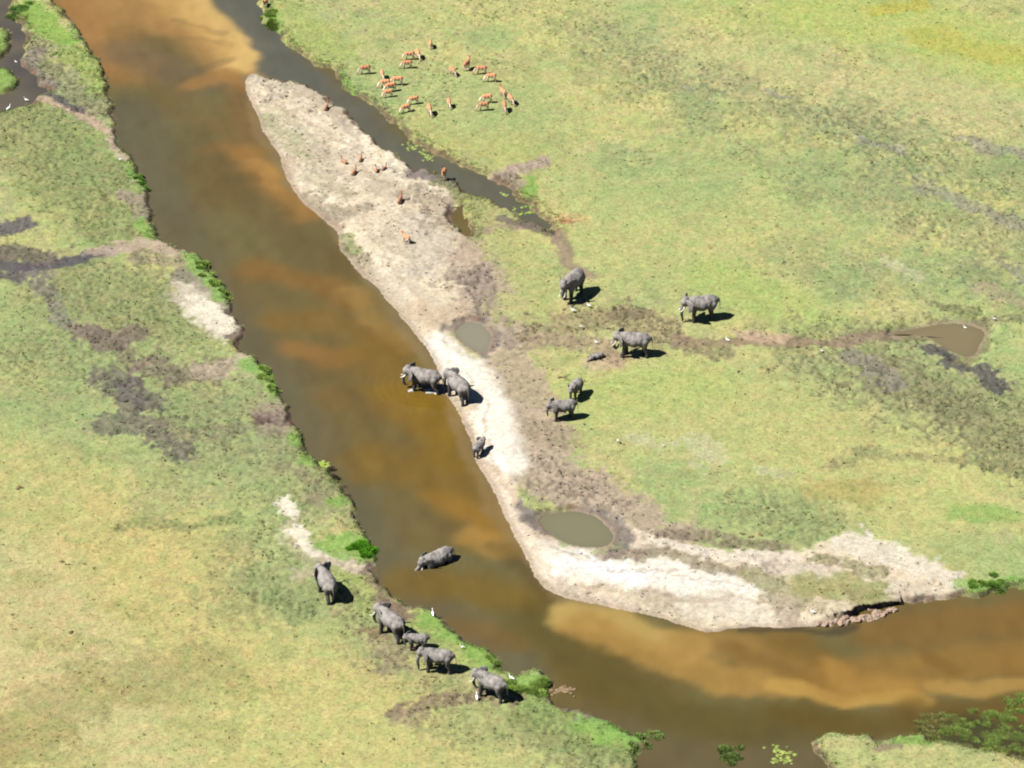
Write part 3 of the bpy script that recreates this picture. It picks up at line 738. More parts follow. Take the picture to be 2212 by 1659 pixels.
px, py = scatter(330000)
g = sample(cv.grass, px, py); s_ = sample(sdj, px, py)
k_ = (rng.random(len(px)) < g * .55) & (s_ > .15)
px, py = px[k_], py[k_]
c_ = sample(cv.col, px, py)
grn = rng.random(len(px))[:, None]
c_ = c_ * (.78 + .42 * rng.random((len(px), 1))) * np.where(grn > .6, np.array([[.85, 1.03, .75]]), 1.0)
T, F, cc = blades(px, py, 3, np.full(len(px), .11), np.full(len(px), .13), np.full(len(px), .035), c_, .9)
tag(add_obj('grass', attr_mesh('grass', T, F, cc, False), m_leaf), 'short grazed grass covering both meadows', 'grass', kind='stuff')

px, py = scatter(900000)
rg = sample(cv.rough, px, py); s_ = sample(sdj, px, py)
k_ = (rng.random(len(px)) < .006 + np.clip(rg, 0, 1) ** 1.5 * .26) & (s_ > .4)
px, py = px[k_], py[k_]
cl = fbm(px, py, 1.5, 2, 3); k_ = cl > .46; px, py = px[k_], py[k_]
g = sample(cv.grass, px, py)[:, None]
c_ = np.where(g > .3, alb(104, 118, 54), alb(92, 76, 64)) * (.45 + 1.0 * rng.random((len(px), 1)))
sz = .055 + .11 * rng.random(len(px)) ** 3
T, F, cc = blades(px, py, 6, sz, sz * .95, sz * .55, c_, 1.0)
tag(add_obj('sedge', attr_mesh('sedge', T, F, cc, False), m_leaf), 'small dark sedge tufts and clods in the trampled ground', 'sedge', kind='stuff')

# fringe of taller grass hanging over the cut banks
px, py = scatter(500000)
s_ = sample(sdj, px, py); g = sample(cv.grass, px, py); ge = sample(cv.gentle, px, py)
k_ = (s_ > .25) & (s_ < 1.5) & (ge < .4) & (rng.random(len(px)) < g * (1.4 - .7 * s_)) & (fbm(px, py, 3.0, 2, 6) > .34)
px, py = px[k_], py[k_]
c_ = alb(150, 186, 84) * (.7 + .8 * rng.random((len(px), 1)))
c_ = c_ * .5 + sample(cv.col, px, py) * .5
T, F, cc = blades(px, py, 6, np.full(len(px), .20), np.full(len(px), .2), np.full(len(px), .03), c_, 1.0)
tag(add_obj('bank_grass', attr_mesh('bank_grass', T, F, cc, False), m_leaf), 'longer grass fringing the cut river banks', 'grass', kind='stuff')

def tussock(name, spots, h, label, cat, col, n=420, spread=1.0, group=None, wd=.034, base=None):
    T = []; F = []; K = []; o = 0
    sub = []
    for (a, b_, r) in spots:
        cx, cy, cz = on_ground(a, b_)
        for q in range(5 if spread < 1.2 else 11):
            k = random.random()
            sub.append((cx + random.gauss(0, .55) * r * 1.2 * spread, cy + random.gauss(0, .55) * r * 1.2 * spread, r * (.3 + .4 * k) / max(1, spread) ** .5))
    for (cx, cy, r) in sub:
        m = int(n * r * r) + 20
        ang = rng.random(m) * 2 * np.pi; rr = np.sqrt(rng.random(m)) * r * (.75 + .5 * fbm(np.cos(ang) * 3 + cx, np.sin(ang) * 3 + cy, 1.0, 2, 1))
        ppx, ppy = cx + rr * np.cos(ang), cy + rr * np.sin(ang)
        hh = h * .5 * (1.1 - .6 * (rr / r) ** 2) * (.7 + .6 * random.random())
        c = np.asarray(col)[None, :] * 1.5 * (.8 + .4 * random.random()) * (.6 + .8 * rng.random((m, 1))) * np.where(rng.random((m, 1)) > .6, np.array([[1.35, 1.05, 1.3]]), 1.0)
        t_, f_, k2 = blades(ppx, ppy, 7, hh, np.full(m, .22), np.full(m, wd), c, 1.0, base)
        T.append(t_); F.append(f_ + o); K.append(k2); o += len(t_)
    me = attr_mesh(name, np.concatenate(T), np.concatenate(F), np.concatenate(K), False)
    return tag(add_obj(name, me, m_leaf), label, cat, group)

LG = alb(138, 176, 76)
tg = 'bright green tussocks on the river bank'
tussock('green_tussock', [(440,568,1.0),(455,590,.9),(468,612,.8)], .55, 'tall lime-green tussock on the left bank beside the white sand patch', 'tussock', LG, group=tg)
tussock('green_tussock', [(488,635,.8),(498,650,.6)], .4, 'small green tussock at the water edge just below the tallest lime-green one', 'tussock', LG, group=tg)
tussock('green_tussock', [(566,795,1.0),(578,818,.9),(588,838,.6)], .45, 'long green tussock on the left bank across the water from the wading pair of elephants', 'tussock', LG, group=tg)
tussock('green_tussock', [(770,1172,1.0),(792,1180,1.0),(786,1196,.8)], .5, 'bright green tussock on the bank corner above the first elephant of the file', 'tussock', alb(96, 170, 30), group=tg)
tussock('green_tussock', [(1140,1480,1.2),(1162,1482,1.0),(1150,1496,.8)], .5, 'round green tussock at the water edge in front of the last elephant of the file', 'tussock', LG, group=tg)
tussock('green_tussock', [(1066,1428,.7),(1076,1440,.5)], .4, 'little green tussock on the bank above the last elephant of the file', 'tussock', LG, group=tg)
tussock('green_tussock', [(2105,1262,.7),(2135,1262,.9),(2165,1260,.9)], .45, 'green tussock overhanging the far bank at the right edge of the sand', 'tussock', alb(112, 160, 60), group=tg)
tussock('green_tussock', [(306,385,.7),(318,408,.7)], .4, 'dark green tussock on the upper left bank near a white egret', 'tussock', alb(92, 150, 46), group=tg)
tussock('green_tussock', [(585,30,.9),(582,52,1.0),(592,62,.7)], .5, 'green tussock at the top where the side channel meets the far meadow', 'tussock', alb(132, 170, 70), group=tg)
# water plants
wp = 'plants growing in the shallow water'
tussock('water_plant', [(2060,1592,1.2),(2100,1575,1.2),(2150,1558,1.3),(2195,1545,1.2)], .22, 'dark strip of reeds in the shallows at the lower right corner', 'reeds', alb(128, 158, 72), n=240, spread=1.35, group=wp, base=ZW + .005, wd=.04)
tussock('water_plant', [(2000,1568,.8),(2040,1572,1.0),(2010,1590,.8)], .22, 'mixed brown and green reeds off the lower right meadow', 'reeds', alb(134, 142, 78), n=240, spread=1.35, group=wp, base=ZW + .005, wd=.035)
tussock('water_plant', [(2130,1610,1.2),(2180,1620,1.2),(2205,1600,1.2)], .2, 'loose reeds between the dark strip and the lower right meadow', 'reeds', alb(130, 160, 76), n=190, spread=1.35, group=wp, base=ZW + .005, wd=.035)
tussock('water_plant', [(1560,1640,.8),(1578,1632,.8),(1585,1650,.7)], .4, 'lone floating plant clump with a reddish top near the bottom edge', 'water plant', alb(104, 132, 62), n=220, group=wp, base=ZW + .02)
tussock('water_plant', [(1390,1600,.9),(1415,1600,.7),(1372,1612,.8)], .3, 'sparse grass trailing into the water at the bottom bank', 'water plant', alb(128, 160, 80), n=100, group=wp, base=ZW + .02)
tussock('water_plant', [(712,1018,.5),(722,1030,.4)], .35, 'dark grey clump of dead stems at the left bank edge', 'water plant', alb(84, 80, 64), n=220, group=wp, base=ZW + .02)
tussock('water_plant', [(30,30,1.2),(50,15,1.2)], .4, 'dark green reeds in the backwater at the top left corner', 'reeds', alb(96, 142, 60), n=140, group=wp, base=ZW + .02)

def pads(spots, label, col, size=.22):
    T = []; F = []; K = []
    for a, b_ in spots:
        cx, cy = ground_at(a, b_, ZW)
        for _ in range(7):
            r = size * (.5 + .7 * random.random()); ox, oy = random.gauss(0, .45), random.gauss(0, .45)
            i0 = len(T); zz = ZW + .012 + .02 * random.random()
            T.append((cx + ox, cy + oy, zz + .02))
            for q in range(10):
                an = q / 10 * 2 * math.pi * .93
                T.append((cx + ox + r * math.cos(an), cy + oy + r * math.sin(an), zz + random.random() * .02))
            F += [(i0, i0 + 1 + q, i0 + 2 + q) for q in range(9)]
            jj = .6 + .7 * random.random(); K += [(col[0] * jj, col[1] * jj, col[2] * jj, 1)] * 11
    tag(add_obj('floating_leaves', attr_mesh('floating_leaves', T, F, K, False), m_leaf), label, 'floating leaves', 'mats of floating leaves on the water')
LF = alb(176, 196, 110)
pads([(882,312),(890,318),(900,316)], 'small mat of floating leaves in the side channel, the upper of the two facing the antelopes', LF)
pads([(912,332),(922,340),(926,346),(930,338)], 'mat of floating leaves in the side channel just below the upper one', LF)
pads([(1093,424),(1112,455),(1124,432),(1120,458)], 'floating leaves across the narrow end of the side channel', LF)
pads([(1140,446),(1139,461),(1150,455)], 'floating leaves beside the tawny bank where the side channel ends', alb(160,190,90))
pads([(1672,1616),(1690,1625),(1705,1632),(1675,1645),(1700,1648),(1688,1638)], 'yellow-green lily leaves in open water at the bottom edge', alb(176, 194, 100), .26)
pads([(688,1000),(698,1004),(706,1010)], 'pale leaves floating against the left bank', alb(176, 200, 90), .25)

# ------------------------------------------------------------------ animals: one skin grown over a chain of spheres
def grow(spheres, voxel, smooth=5, factor=.5, name='body'):
    """spheres: (centre, radii(x,y,z), rotation matrix or None) -> one continuous mesh"""
    bm = bmesh.new()
    for c, r, rot in spheres:
        M = Matrix.Translation(Vector(c)) @ (rot.to_4x4() if rot else Matrix.Identity(4)) @ Matrix.Diagonal((r[0], r[1], r[2], 1))
        bmesh.ops.create_icosphere(bm, subdivisions=2, radius=1.0, matrix=M)
    me = bpy.data.meshes.new(name); bm.to_mesh(me); bm.free()
    o = bpy.data.objects.new('tmp', me); C.objects.link(o)
    r = o.modifiers.new('r', 'REMESH'); r.mode = 'VOXEL'; r.voxel_size = voxel
    s = o.modifiers.new('s', 'SMOOTH'); s.iterations = smooth; s.factor = factor
    dg = bpy.context.evaluated_depsgraph_get(); dg.update()
    out = bpy.data.meshes.new_from_object(o.evaluated_get(dg))
    bpy.data.objects.remove(o); bpy.data.meshes.remove(me)
    out.name = name
    out.polygons.foreach_set('use_smooth', np.ones(len(out.polygons), bool))
    return out

def chain(pts, radii, step=.35):
    """spheres along a polyline with tapering radius"""
    S = []
    for i in range(len(pts) - 1):
        a, b_ = Vector(pts[i]), Vector(pts[i + 1]); ra, rb = radii[i], radii[i + 1]
        n = max(2, int((b_ - a).length / (step * min(ra, rb))) + 1)
        for k in range(n):
            t = k / (n - 1) if i == len(pts) - 2 else k / n
            r = ra + (rb - ra) * t
            S.append((a.lerp(b_, t), (r, r, r), None))
    return S

def tube_mesh(name, pts, radii, seg=8):
    bm = bmesh.new(); rings = []
    for i, p in enumerate(pts):
        p = Vector(p); d = (Vector(pts[min(i + 1, len(pts) - 1)]) - Vector(pts[max(i - 1, 0)])).normalized()
        u = d.orthogonal().normalized(); v = d.cross(u)
        rings.append([bm.verts.new(p + (u * math.cos(k / seg * 2 * math.pi) + v * math.sin(k / seg * 2 * math.pi)) * radii[i]) for k in range(seg)])
    for i in range(len(rings) - 1):
        A, B = rings[i], rings[i + 1]
        # ring orientation may differ: match nearest
        off = min(range(seg), key=lambda o: (A[0].co - B[o].co).length)
        for k in range(seg):
            bm.faces.new((A[k], A[(k + 1) % seg], B[(k + 1 + off) % seg], B[(k + off) % seg]))
    bm.faces.new(rings[0][::-1]); bm.faces.new(rings[-1])
    bmesh.ops.recalc_face_normals(bm, faces=bm.faces)
    me = bpy.data.meshes.new(name); bm.to_mesh(me); bm.free()
    me.polygons.foreach_set('use_smooth', np.ones(len(me.polygons), bool))
    return me

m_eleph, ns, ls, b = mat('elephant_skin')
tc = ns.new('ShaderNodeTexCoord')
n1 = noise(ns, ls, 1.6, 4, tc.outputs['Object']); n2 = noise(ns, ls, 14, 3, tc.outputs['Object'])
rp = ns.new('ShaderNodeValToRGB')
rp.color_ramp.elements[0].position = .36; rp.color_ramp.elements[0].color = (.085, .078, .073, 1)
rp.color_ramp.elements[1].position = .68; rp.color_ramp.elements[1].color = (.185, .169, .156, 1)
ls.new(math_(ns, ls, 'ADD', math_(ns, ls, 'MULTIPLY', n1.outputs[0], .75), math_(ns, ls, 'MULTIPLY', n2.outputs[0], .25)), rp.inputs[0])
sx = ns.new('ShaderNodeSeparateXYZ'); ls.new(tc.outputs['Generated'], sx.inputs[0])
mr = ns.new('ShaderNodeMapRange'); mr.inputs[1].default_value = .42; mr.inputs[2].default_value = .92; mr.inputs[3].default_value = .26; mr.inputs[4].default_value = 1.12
ls.new(math_(ns, ls, 'ADD', sx.outputs['Z'], math_(ns, ls, 'MULTIPLY', n1.outputs[0], .3)), mr.inputs[0])      # shade painted into legs and belly, backs lightened; wet hide on the waders
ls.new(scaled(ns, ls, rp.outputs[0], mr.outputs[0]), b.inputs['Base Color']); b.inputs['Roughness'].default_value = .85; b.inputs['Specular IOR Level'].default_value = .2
bp = ns.new('ShaderNodeBump'); bp.inputs['Strength'].default_value = .5; bp.inputs['Distance'].default_value = .03
ls.new(n2.outputs[0], bp.inputs['Height']); ls.new(bp.outputs[0], b.inputs['Normal'])
m_ivory, ns, ls, b = mat('ivory')
n1 = noise(ns, ls, 6, 2); rp = ns.new('ShaderNodeValToRGB')
rp.color_ramp.elements[0].color = (.34, .31, .25, 1); rp.color_ramp.elements[1].color = (.5, .46, .38, 1)
ls.new(n1.outputs[0], rp.inputs[0]); ls.new(rp.outputs[0], b.inputs['Base Color']); b.inputs['Roughness'].default_value = .4

TRUNKS = {   # in head space: x forward, z up, from the mouth
 'down':  [(.42, 0, -.15), (.62, 0, -.60), (.66, 0, -1.10), (.60, 0, -1.55), (.62, 0, -1.85)],
 'mouth': [(.42, 0, -.15), (.64, 0, -.60), (.66, 0, -.98), (.48, 0, -1.18), (.26, 0, -1.02), (.16, 0, -.75)],
 'curl':  [(.42, 0, -.15), (.62, 0, -.62), (.62, 0, -1.10), (.44, 0, -1.42), (.18, 0, -1.40)],
 'reach': [(.42, 0, -.15), (.75, 0, -.50), (1.10, 0, -.85), (1.45, 0, -1.15), (1.75, 0, -1.35)],
 'short': [(.42, 0, -.15), (.58, 0, -.55), (.60, 0, -.95), (.52, 0, -1.25)],
 'far':   [(.42, 0, -.12), (.85, 0, -.28), (1.30, 0, -.46), (1.75, 0, -.62)],
}
def elephant(name, label, at, heading, S=1.0, pitch=0, yaw=0, trunk='down', ears=(25, 25), legs=(.15, -.15, -.15, .15), tusks=.55, sink=0.0, plump=1.06, group='elephants by the river', water=False, tail=.0):
    sp = []
    E = lambda c, r, rot=None: sp.append((Vector(c), r, rot))
    w_ = plump
    E((-1.00, 0, 1.98), (.64, .62 * w_, .72)); E((-.55, 0, 1.93), (.78, .74 * w_, .78)); E((0, 0, 1.86), (.86, .82 * w_, .80)); E((.48, 0, 1.95), (.78, .72 * w_, .78)); E((.84, 0, 2.06), (.56, .58 * w_, .74))
    E((-.70, 0, 2.36), (.72, .36, .38)); E((.70, 0, 2.42), (.66, .34, .40)); E((0, 0, 2.40), (.7, .30, .28)); E((-1.38, 0, 2.02), (.36, .42, .46))
    # legs: shoulder/hip, knee, foot
    fl, fr, rl, rr = legs
    for sgn, f in ((1, fl), (-1, fr)):
        sp += chain([(.84, .36 * sgn, 1.9), (.86 + f * .45, .37 * sgn, 1.02), (.84 + f, .37 * sgn, .16)], [.36, .215, .185])
        E((.86 + f, .37 * sgn, .12), (.23, .22, .13))
    for sgn, f in ((1, rl), (-1, rr)):
        sp += chain([(-1.05, .33 * sgn, 1.85), (-.93 + f * .55, .36 * sgn, 1.08), (-1.13 + f, .36 * sgn, .52), (-1.10 + f, .36 * sgn, .15)], [.44, .25, .18, .175])
        E((-1.08 + f, .36 * sgn, .12), (.21, .20, .13))
    # tail
    sp += chain([(-1.72, 0, 2.25), (-1.86, .02 + tail * .4, 1.75), (-1.88, .03 + tail, 1.1)], [.085, .06, .05], .5)
    E((-1.88, .03 + tail, 1.0), (.06, .05, .16))
    # neck and head
    neck = Vector((1.22, 0, 2.32)); Rh = Matrix.Rotation(R(yaw), 3, 'Z') @ Matrix.Rotation(R(pitch), 3, 'Y')
    T = lambda v: neck + Rh @ Vector(v)
    HE = lambda c, r, rot=None: sp.append((T(c), r, Rh @ rot if rot else Rh))
    sp += chain([(.98, 0, 2.22), T((.30, 0, .03))], [.52, .43])
    HE((.42, 0, .12), (.42, .40, .44)); HE((.62, 0, .02), (.36, .36, .40)); HE((.44, 0, .42), (.30, .30, .22)); HE((.58, 0, -.26), (.28, .28, .32)); HE((.36, 0, -.38), (.24, .18, .16))
    tp = [(.60, 0, .0)] + [(p[0] + .28, p[1], p[2] * 1.08 - .10) for p in TRUNKS[trunk]]
    rad = np.interp(np.linspace(0, 1, len(tp)), [0, .2, 1], [.29, .22, .085])
    sp += chain([T(p) for p in tp], list(rad), .3)
    for sgn, ea in ((1, ears[0]), (-1, ears[1])):
        # ear: a broad thin leaf hinged at the side of the skull and swept back
        hinge = Vector((.34, .36 * sgn, .06))
        d = Matrix.Rotation(R(-ea * sgn), 3, 'Z')
        for (lx, lz, rx, rz) in ((-.32, .04, .42, .46), (-.64, .04, .36, .42), (-.46, -.38, .38, .44), (-.28, -.74, .22, .34)):
            off = d @ Vector((lx, .05 * sgn, lz))
            sp.append((T(hinge + off), (rx, .062, rz), Rh @ d))
    me = grow([(c * S, (r[0] * S, r[1] * S, r[2] * S), q) for c, r, q in sp], .055 * S + .006, 4, .5, 'elephant')
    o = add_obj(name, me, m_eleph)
    if water:
        gx_, gy_ = ground_at(at[0], at[1], ZW); gx_, gy_ = float(gx_), float(gy_); gz = ZW
    else:
        gx_, gy_, gz = on_ground(*at)
    o.location = (gx_, gy_, gz - sink - .02); o.rotation_euler = (0, 0, R(heading))
    tag(o, label, 'elephant', group)
    if tusks > 0:
        for sgn in (1, -1):
            pts = [T((.62, .20 * sgn, -.34)), T((.80, .26 * sgn, -.34 - .40 * tusks)), T((1.02, .27 * sgn, -.34 - .62 * tusks)), T((1.02 + .32 * tusks, .23 * sgn, -.36 - .66 * tusks))]
            t = add_obj('tusk', tube_mesh('tusk', [p * S for p in pts], [.07 * S, .065 * S, .05 * S, .02 * S]), m_ivory, o)
    return o

elephant('elephant', 'large tusked elephant walking towards the viewer above two egrets on the right meadow', (1237, 642), 239, 1.30, 14, 0, 'curl', (35, 35), (.10, -.05, .10, -.12), .9)
elephant('elephant', 'elephant facing left with ears spread wide, furthest right of all the elephants', (1515, 690), 194, 1.24, 4, 4, 'down', (72, 55), (.05, -.2, .2, -.05), .75)
elephant('elephant', 'elephant with its trunk curled to its mouth, standing over a lying calf', (1369, 768), 178, 1.20, 8, 4, 'mouth', (66, 45), (.25, -.15, -.22, .10), .7)
elephant('elephant', 'small young elephant with its head turned from view behind a bigger young one', (1243, 858), 244, .84, 22, 10, 'short', (15, 15), (.05, -.05, .08, -.08), 0)
elephant('elephant', 'young grey elephant without tusks facing left on the mud edge of the right meadow', (1216, 905), 194, .97, 6, 4, 'short', (35, 30), (.12, -.12, -.1, .12), 0)
elephant('elephant', 'leading elephant of the pair stepping off the sand into the brown water', (917, 843), 163, 1.22, 0, 12, 'curl', (58, 50), (.10, -.15, -.38, .20), .5, sink=.32, water=True)
elephant('elephant', 'rear elephant of the pair, standing on white sand behind the wading one', (990, 863), 124, 1.20, 8, 26, 'down', (22, 30), (.18, -.05, -.25, .1), .0)
elephant('elephant', 'tiny elephant calf climbing out of the river onto the white sand', (1034, 982), 64, .66, 8, -14, 'short', (35, 25), (.12, -.1, .1, -.12), 0)
mid = elephant('elephant', 'elephant half sunk in midstream reaching its trunk along the water', (951, 1213), 212, 1.15, 6, 0, 'far', (30, 18), (0, 0, 0, 0), .55, sink=1.50, water=True); mid.rotation_euler = (0, R(9), R(212))
elephant('elephant', 'elephant seen from behind with flared ears, first of the file on the left bank', (707, 1290), 112, 1.16, 5, 22, 'down', (55, 75), (.15, -.1, -.25, .2), .7)
elephant('elephant', 'tusked elephant second in the file on the left bank, calf close behind it', (845, 1374), 132, 1.18, 0, 16, 'curl', (28, 40), (.12, -.12, -.3, .2), .8)
elephant('elephant', 'small calf squeezed between two adults in the file on the left bank', (902, 1402), 182, .74, 14, 6, 'short', (40, 25), (.12, -.1, -.1, .15), 0)
elephant('elephant', 'elephant with a long trunk hanging to the grass, just behind the calf in the file', (946, 1449), 172, 1.05, 4, 16, 'down', (64, 50), (.1, -.15, -.15, .2), .0)
elephant('elephant', 'last and lowest elephant of the file on the left bank, beside the round tussock', (1061, 1506), 148, 1.1, 10, 10, 'curl', (18, 28), (.15, -.12, -.2, .15), .75)

# calf lying down in the dust
def lying_calf():
    S = .66; sp = []
    E = lambda c, r, rot=None: sp.append((Vector(c) * S, tuple(q * S for q in r), rot))
    E((-.7, 0, .55), (.7, .62, .55)); E((0, 0, .58), (.9, .66, .58)); E((.6, 0, .55), (.7, .58, .55))
    E((1.25, .1, .55), (.5, .42, .46)); E((1.5, .12, .42), (.35, .34, .36))
    sp += chain([Vector(p) * S for p in ((1.65, .12, .40), (2.0, .2, .2), (2.3, .35, .12))], [.2 * S, .14 * S, .09 * S])
    sp += chain([Vector(p) * S for p in ((.7, -.3, .4), (1.0, -.75, .22), (1.3, -1.0, .16))], [.3 * S, .2 * S, .17 * S])
    sp += chain([Vector(p) * S for p in ((-.7, -.3, .4), (-.5, -.85, .22), (-.9, -1.1, .16))], [.34 * S, .22 * S, .17 * S])
    sp += chain([Vector(p) * S for p in ((-1.3, 0, .6), (-1.6, .05, .3), (-1.9, .2, .1))], [.07 * S, .06 * S, .05 * S])
    E((1.0, .5, .75), (.34, .09, .38), Matrix.Rotation(R(25), 3, 'Z')); E((1.0, -.42, .75), (.34, .09, .38), Matrix.Rotation(R(-15), 3, 'Z'))
    me = grow(sp, .035, 4, .5, 'elephant')
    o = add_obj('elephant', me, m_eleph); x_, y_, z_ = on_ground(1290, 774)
    o.location = (x_, y_, z_ - .05); o.rotation_euler = (0, 0, R(208))
    tag(o, 'elephant calf lying down in pale dust in front of a standing adult', 'elephant', 'elephants by the river')
lying_calf()

# foam where the wading elephant churns the water
m_foam, ns, ls, b = mat('foam'); n1 = noise(ns, ls, 8, 3)
rp = ns.new('ShaderNodeValToRGB'); rp.color_ramp.elements[0].color = (.2, .2, .19, 1); rp.color_ramp.elements[1].color = (.36, .36, .35, 1)
ls.new(n1.outputs[0], rp.inputs[0]); ls.new(rp.outputs[0], b.inputs['Base Color']); b.inputs['Roughness'].default_value = .6
bm = bmesh.new()
for a, b_, n in ((890, 843, 22), (897, 842, 8), (922, 843, 8), (931, 846, 12), (940, 848, 6)):
    cx, cy = ground_at(a, b_, ZW)
    for _ in range(n):
        r = .05 + .10 * random.random()
        bmesh.ops.create_icosphere(bm, subdivisions=2, radius=1, matrix=Matrix.Translation((cx + random.gauss(0, .32), cy + random.gauss(0, .14), ZW)) @ Matrix.Diagonal((r * 1.5, r, r * .45, 1)))
me = bpy.data.meshes.new('foam'); bm.to_mesh(me); bm.free()
tag(add_obj('foam', me, m_foam), 'white splash foam at the feet of the wading elephant', 'foam', kind='stuff')

# ------------------------------------------------------------------ antelopes
m_ant, ns, ls, b = mat('antelope_coat')
tc = ns.new('ShaderNodeTexCoord'); sx = ns.new('ShaderNodeSeparateXYZ'); ls.new(tc.outputs['Object'], sx.inputs[0])
n1 = noise(ns, ls, 9, 3, tc.outputs['Object'])
zz = math_(ns, ls, 'ADD', sx.outputs['Z'], math_(ns, ls, 'MULTIPLY', n1.outputs[0], .10))
rp = ns.new('ShaderNodeValToRGB'); e = rp.color_ramp.elements
e[0].position = .0; e[0].color = (.22, .13, .07, 1); e[1].position = 1; e[1].color = (.31, .13, .058, 1)
for p_, c in ((.42, (.30, .20, .13, 1)), (.56, (.46, .40, .32, 1)), (.74, (.44, .36, .27, 1)), (.84, (.30, .13, .06, 1))):
    q = e.new(p_); q.color = c
oi = ns.new('ShaderNodeObjectInfo')
ls.new(zz, rp.inputs[0]); ls.new(scaled(ns, ls, rp.outputs[0], math_(ns, ls, 'MULTIPLY_ADD', oi.outputs['Random'], .4, .85)), b.inputs['Base Color']); b.inputs['Roughness'].default_value = .8
m_antl, ns, ls, b = mat('antelope_coat_resting')
tc = ns.new('ShaderNodeTexCoord'); n1 = noise(ns, ls, 7, 3, tc.outputs['Object']); rp = ns.new('ShaderNodeValToRGB')
rp.color_ramp.elements[0].color = (.17, .075, .036, 1); rp.color_ramp.elements[1].color = (.27, .13, .07, 1)
ls.new(n1.outputs[0], rp.inputs[0]); ls.new(rp.outputs[0], b.inputs['Base Color']); b.inputs['Roughness'].default_value = .8
m_horn, ns, ls, b = mat('horn'); n1 = noise(ns, ls, 20, 2); rp = ns.new('ShaderNodeValToRGB')
rp.color_ramp.elements[0].color = (.02, .016, .012, 1); rp.color_ramp.elements[1].color = (.05, .04, .03, 1)
ls.new(n1.outputs[0], rp.inputs[0]); ls.new(rp.outputs[0], b.inputs['Base Color'])

def antelope_mesh(pose):
    sp = []
    E = lambda c, r, rot=None: sp.append((Vector(c), r, rot))
    lie = -.50 if pose.startswith('lie') else 0
    E((-.38, 0, .80 + lie), (.29, .23, .28)); E((-.1, 0, .78 + lie), (.34, .25, .28)); E((.22, 0, .78 + lie), (.30, .23, .28)); E((.36, 0, .80 + lie), (.19, .16, .23))
    E((-.62, 0, .82 + lie), (.08, .06, .12))
    if pose.startswith('lie'):
        E((-.35, .12, .22), (.3, .14, .16)); E((-.35, -.14, .2), (.3, .14, .15))
        sp += chain([(.3, .12, .2), (.55, .14, .08), (.35, .16, .05)], [.08, .045, .035]); sp += chain([(-.3, -.2, .16), (-.05, -.28, .06), (-.3, -.3, .05)], [.09, .05, .035])
    else:
        for sx_, f in ((1, .07), (-1, -.06)):
            sp += chain([(.33, .09 * sx_, .66), (.34 + f * .5, .09 * sx_, .36), (.33 + f, .09 * sx_, .03)], [.11, .058, .046])
            sp += chain([(-.46, .10 * sx_, .72), (-.40 - f, .10 * sx_, .48), (-.54 - f, .10 * sx_, .33), (-.49 - f, .10 * sx_, .03)], [.16, .09, .052, .046])
    if pose == 'graze':
        neck = [(.42, 0, .82), (.66, .02, .60), (.80, .04, .34)]; head = [(.80, .04, .34), (.90, .05, .20), (.96, .06, .06)]
    elif pose == 'lie_turned':
        neck = [(.40, 0, .36), (.52, .05, .58), (.50, .10, .82)]; head = [(.50, .10, .86), (.45, .24, .84), (.42, .34, .80)]
    elif pose == 'lie':
        neck = [(.40, 0, .36), (.56, 0, .60), (.64, 0, .84)]; head = [(.64, 0, .88), (.76, 0, .86), (.88, 0, .80)]
    else:
        neck = [(.40, 0, .86), (.56, 0, 1.06), (.64, 0, 1.26)]; head = [(.64, 0, 1.30), (.76, 0, 1.28), (.88, 0, 1.22)]
    sp += chain(neck, [.135, .10, .082], .4); sp += chain(head, [.088, .072, .045], .4)
    h = Vector(head[0])
    for s_ in (1, -1): E(h + Vector((-.05, .10 * s_, .06)), (.04, .09, .03), Matrix.Rotation(R(25) * s_, 3, 'X'))
    return grow(sp, .024, 3, .5, 'antelope_' + pose)
AM = {p: antelope_mesh(p) for p in ('graze', 'stand', 'lie', 'lie_turned')}
for p, m in AM.items(): m.materials.append(m_antl if p.startswith('lie') else m_ant)
horn_me = tube_mesh('horn', [(.60, .05, 1.34), (.52, .09, 1.55), (.55, .13, 1.75), (.62, .12, 1.88)], [.022, .02, .014, .005], 6)
protos = {}
def antelope(at, heading, pose, label, S=1.0, group='antelopes on the grass bank', horns=False):
    if pose not in protos:
        o = bpy.data.objects.new('antelope', AM[pose]); protos[pose] = o
    else:
        o = protos[pose].copy()
    C.objects.link(o)
    x_, y_, z_ = on_ground(*at)
    o.location = (x_, y_, z_ - .015); o.rotation_euler = (0, 0, R(heading)); S *= (.95 if pose.startswith('lie') else 1.14) * random.uniform(.9, 1.08); o.scale = (S, S, S * 1.08)
    tag(o, label, 'antelope', group)
    if horns:
        for s_ in (1, -1):
            h = add_obj('horn', horn_me, m_horn, o); h.scale = (1, s_, 1)
A = antelope
G = 'graze'
A((930, 104), 95, G, 'dark rufous antelope seen from behind, topmost of the herd on the far meadow')
A((903, 126), 285, G, 'pale-bellied antelope standing lower left of the topmost one of the herd')
A((884, 129), 185, G, 'antelope facing left, upper of two stacked ones near the top of the herd')
A((879, 148), 182, G, 'antelope grazing left, lower of two stacked ones near the top of the herd')
A((788, 160), 190, G, 'antelope grazing by itself at the left edge of the herd near the channel')
A((826, 170), 280, G, 'antelope facing the viewer, between the left edge of the herd and the tight cluster')
A((858, 184), 180, G, 'antelope at the upper right of the tight cluster of four')
A((831, 190), 185, G, 'antelope at the upper left of the tight cluster of four')
A((843, 198), 200, G, 'brown antelope in the middle of the tight cluster of four')
A((838, 210), 195, G, 'lowest antelope of the tight cluster of four')
A((893, 225), 200, G, 'antelope grazing left just above the lower left one of the herd')
A((876, 243), 205, G, 'antelope grazing at the lower left of the herd, closest to the side channel')
A((928, 247), 282, G, 'antelope with its pale front to the viewer at the bottom of the herd')
A((970, 231), 280, G, 'pale-fronted antelope alone in the middle of the lower part of the herd')
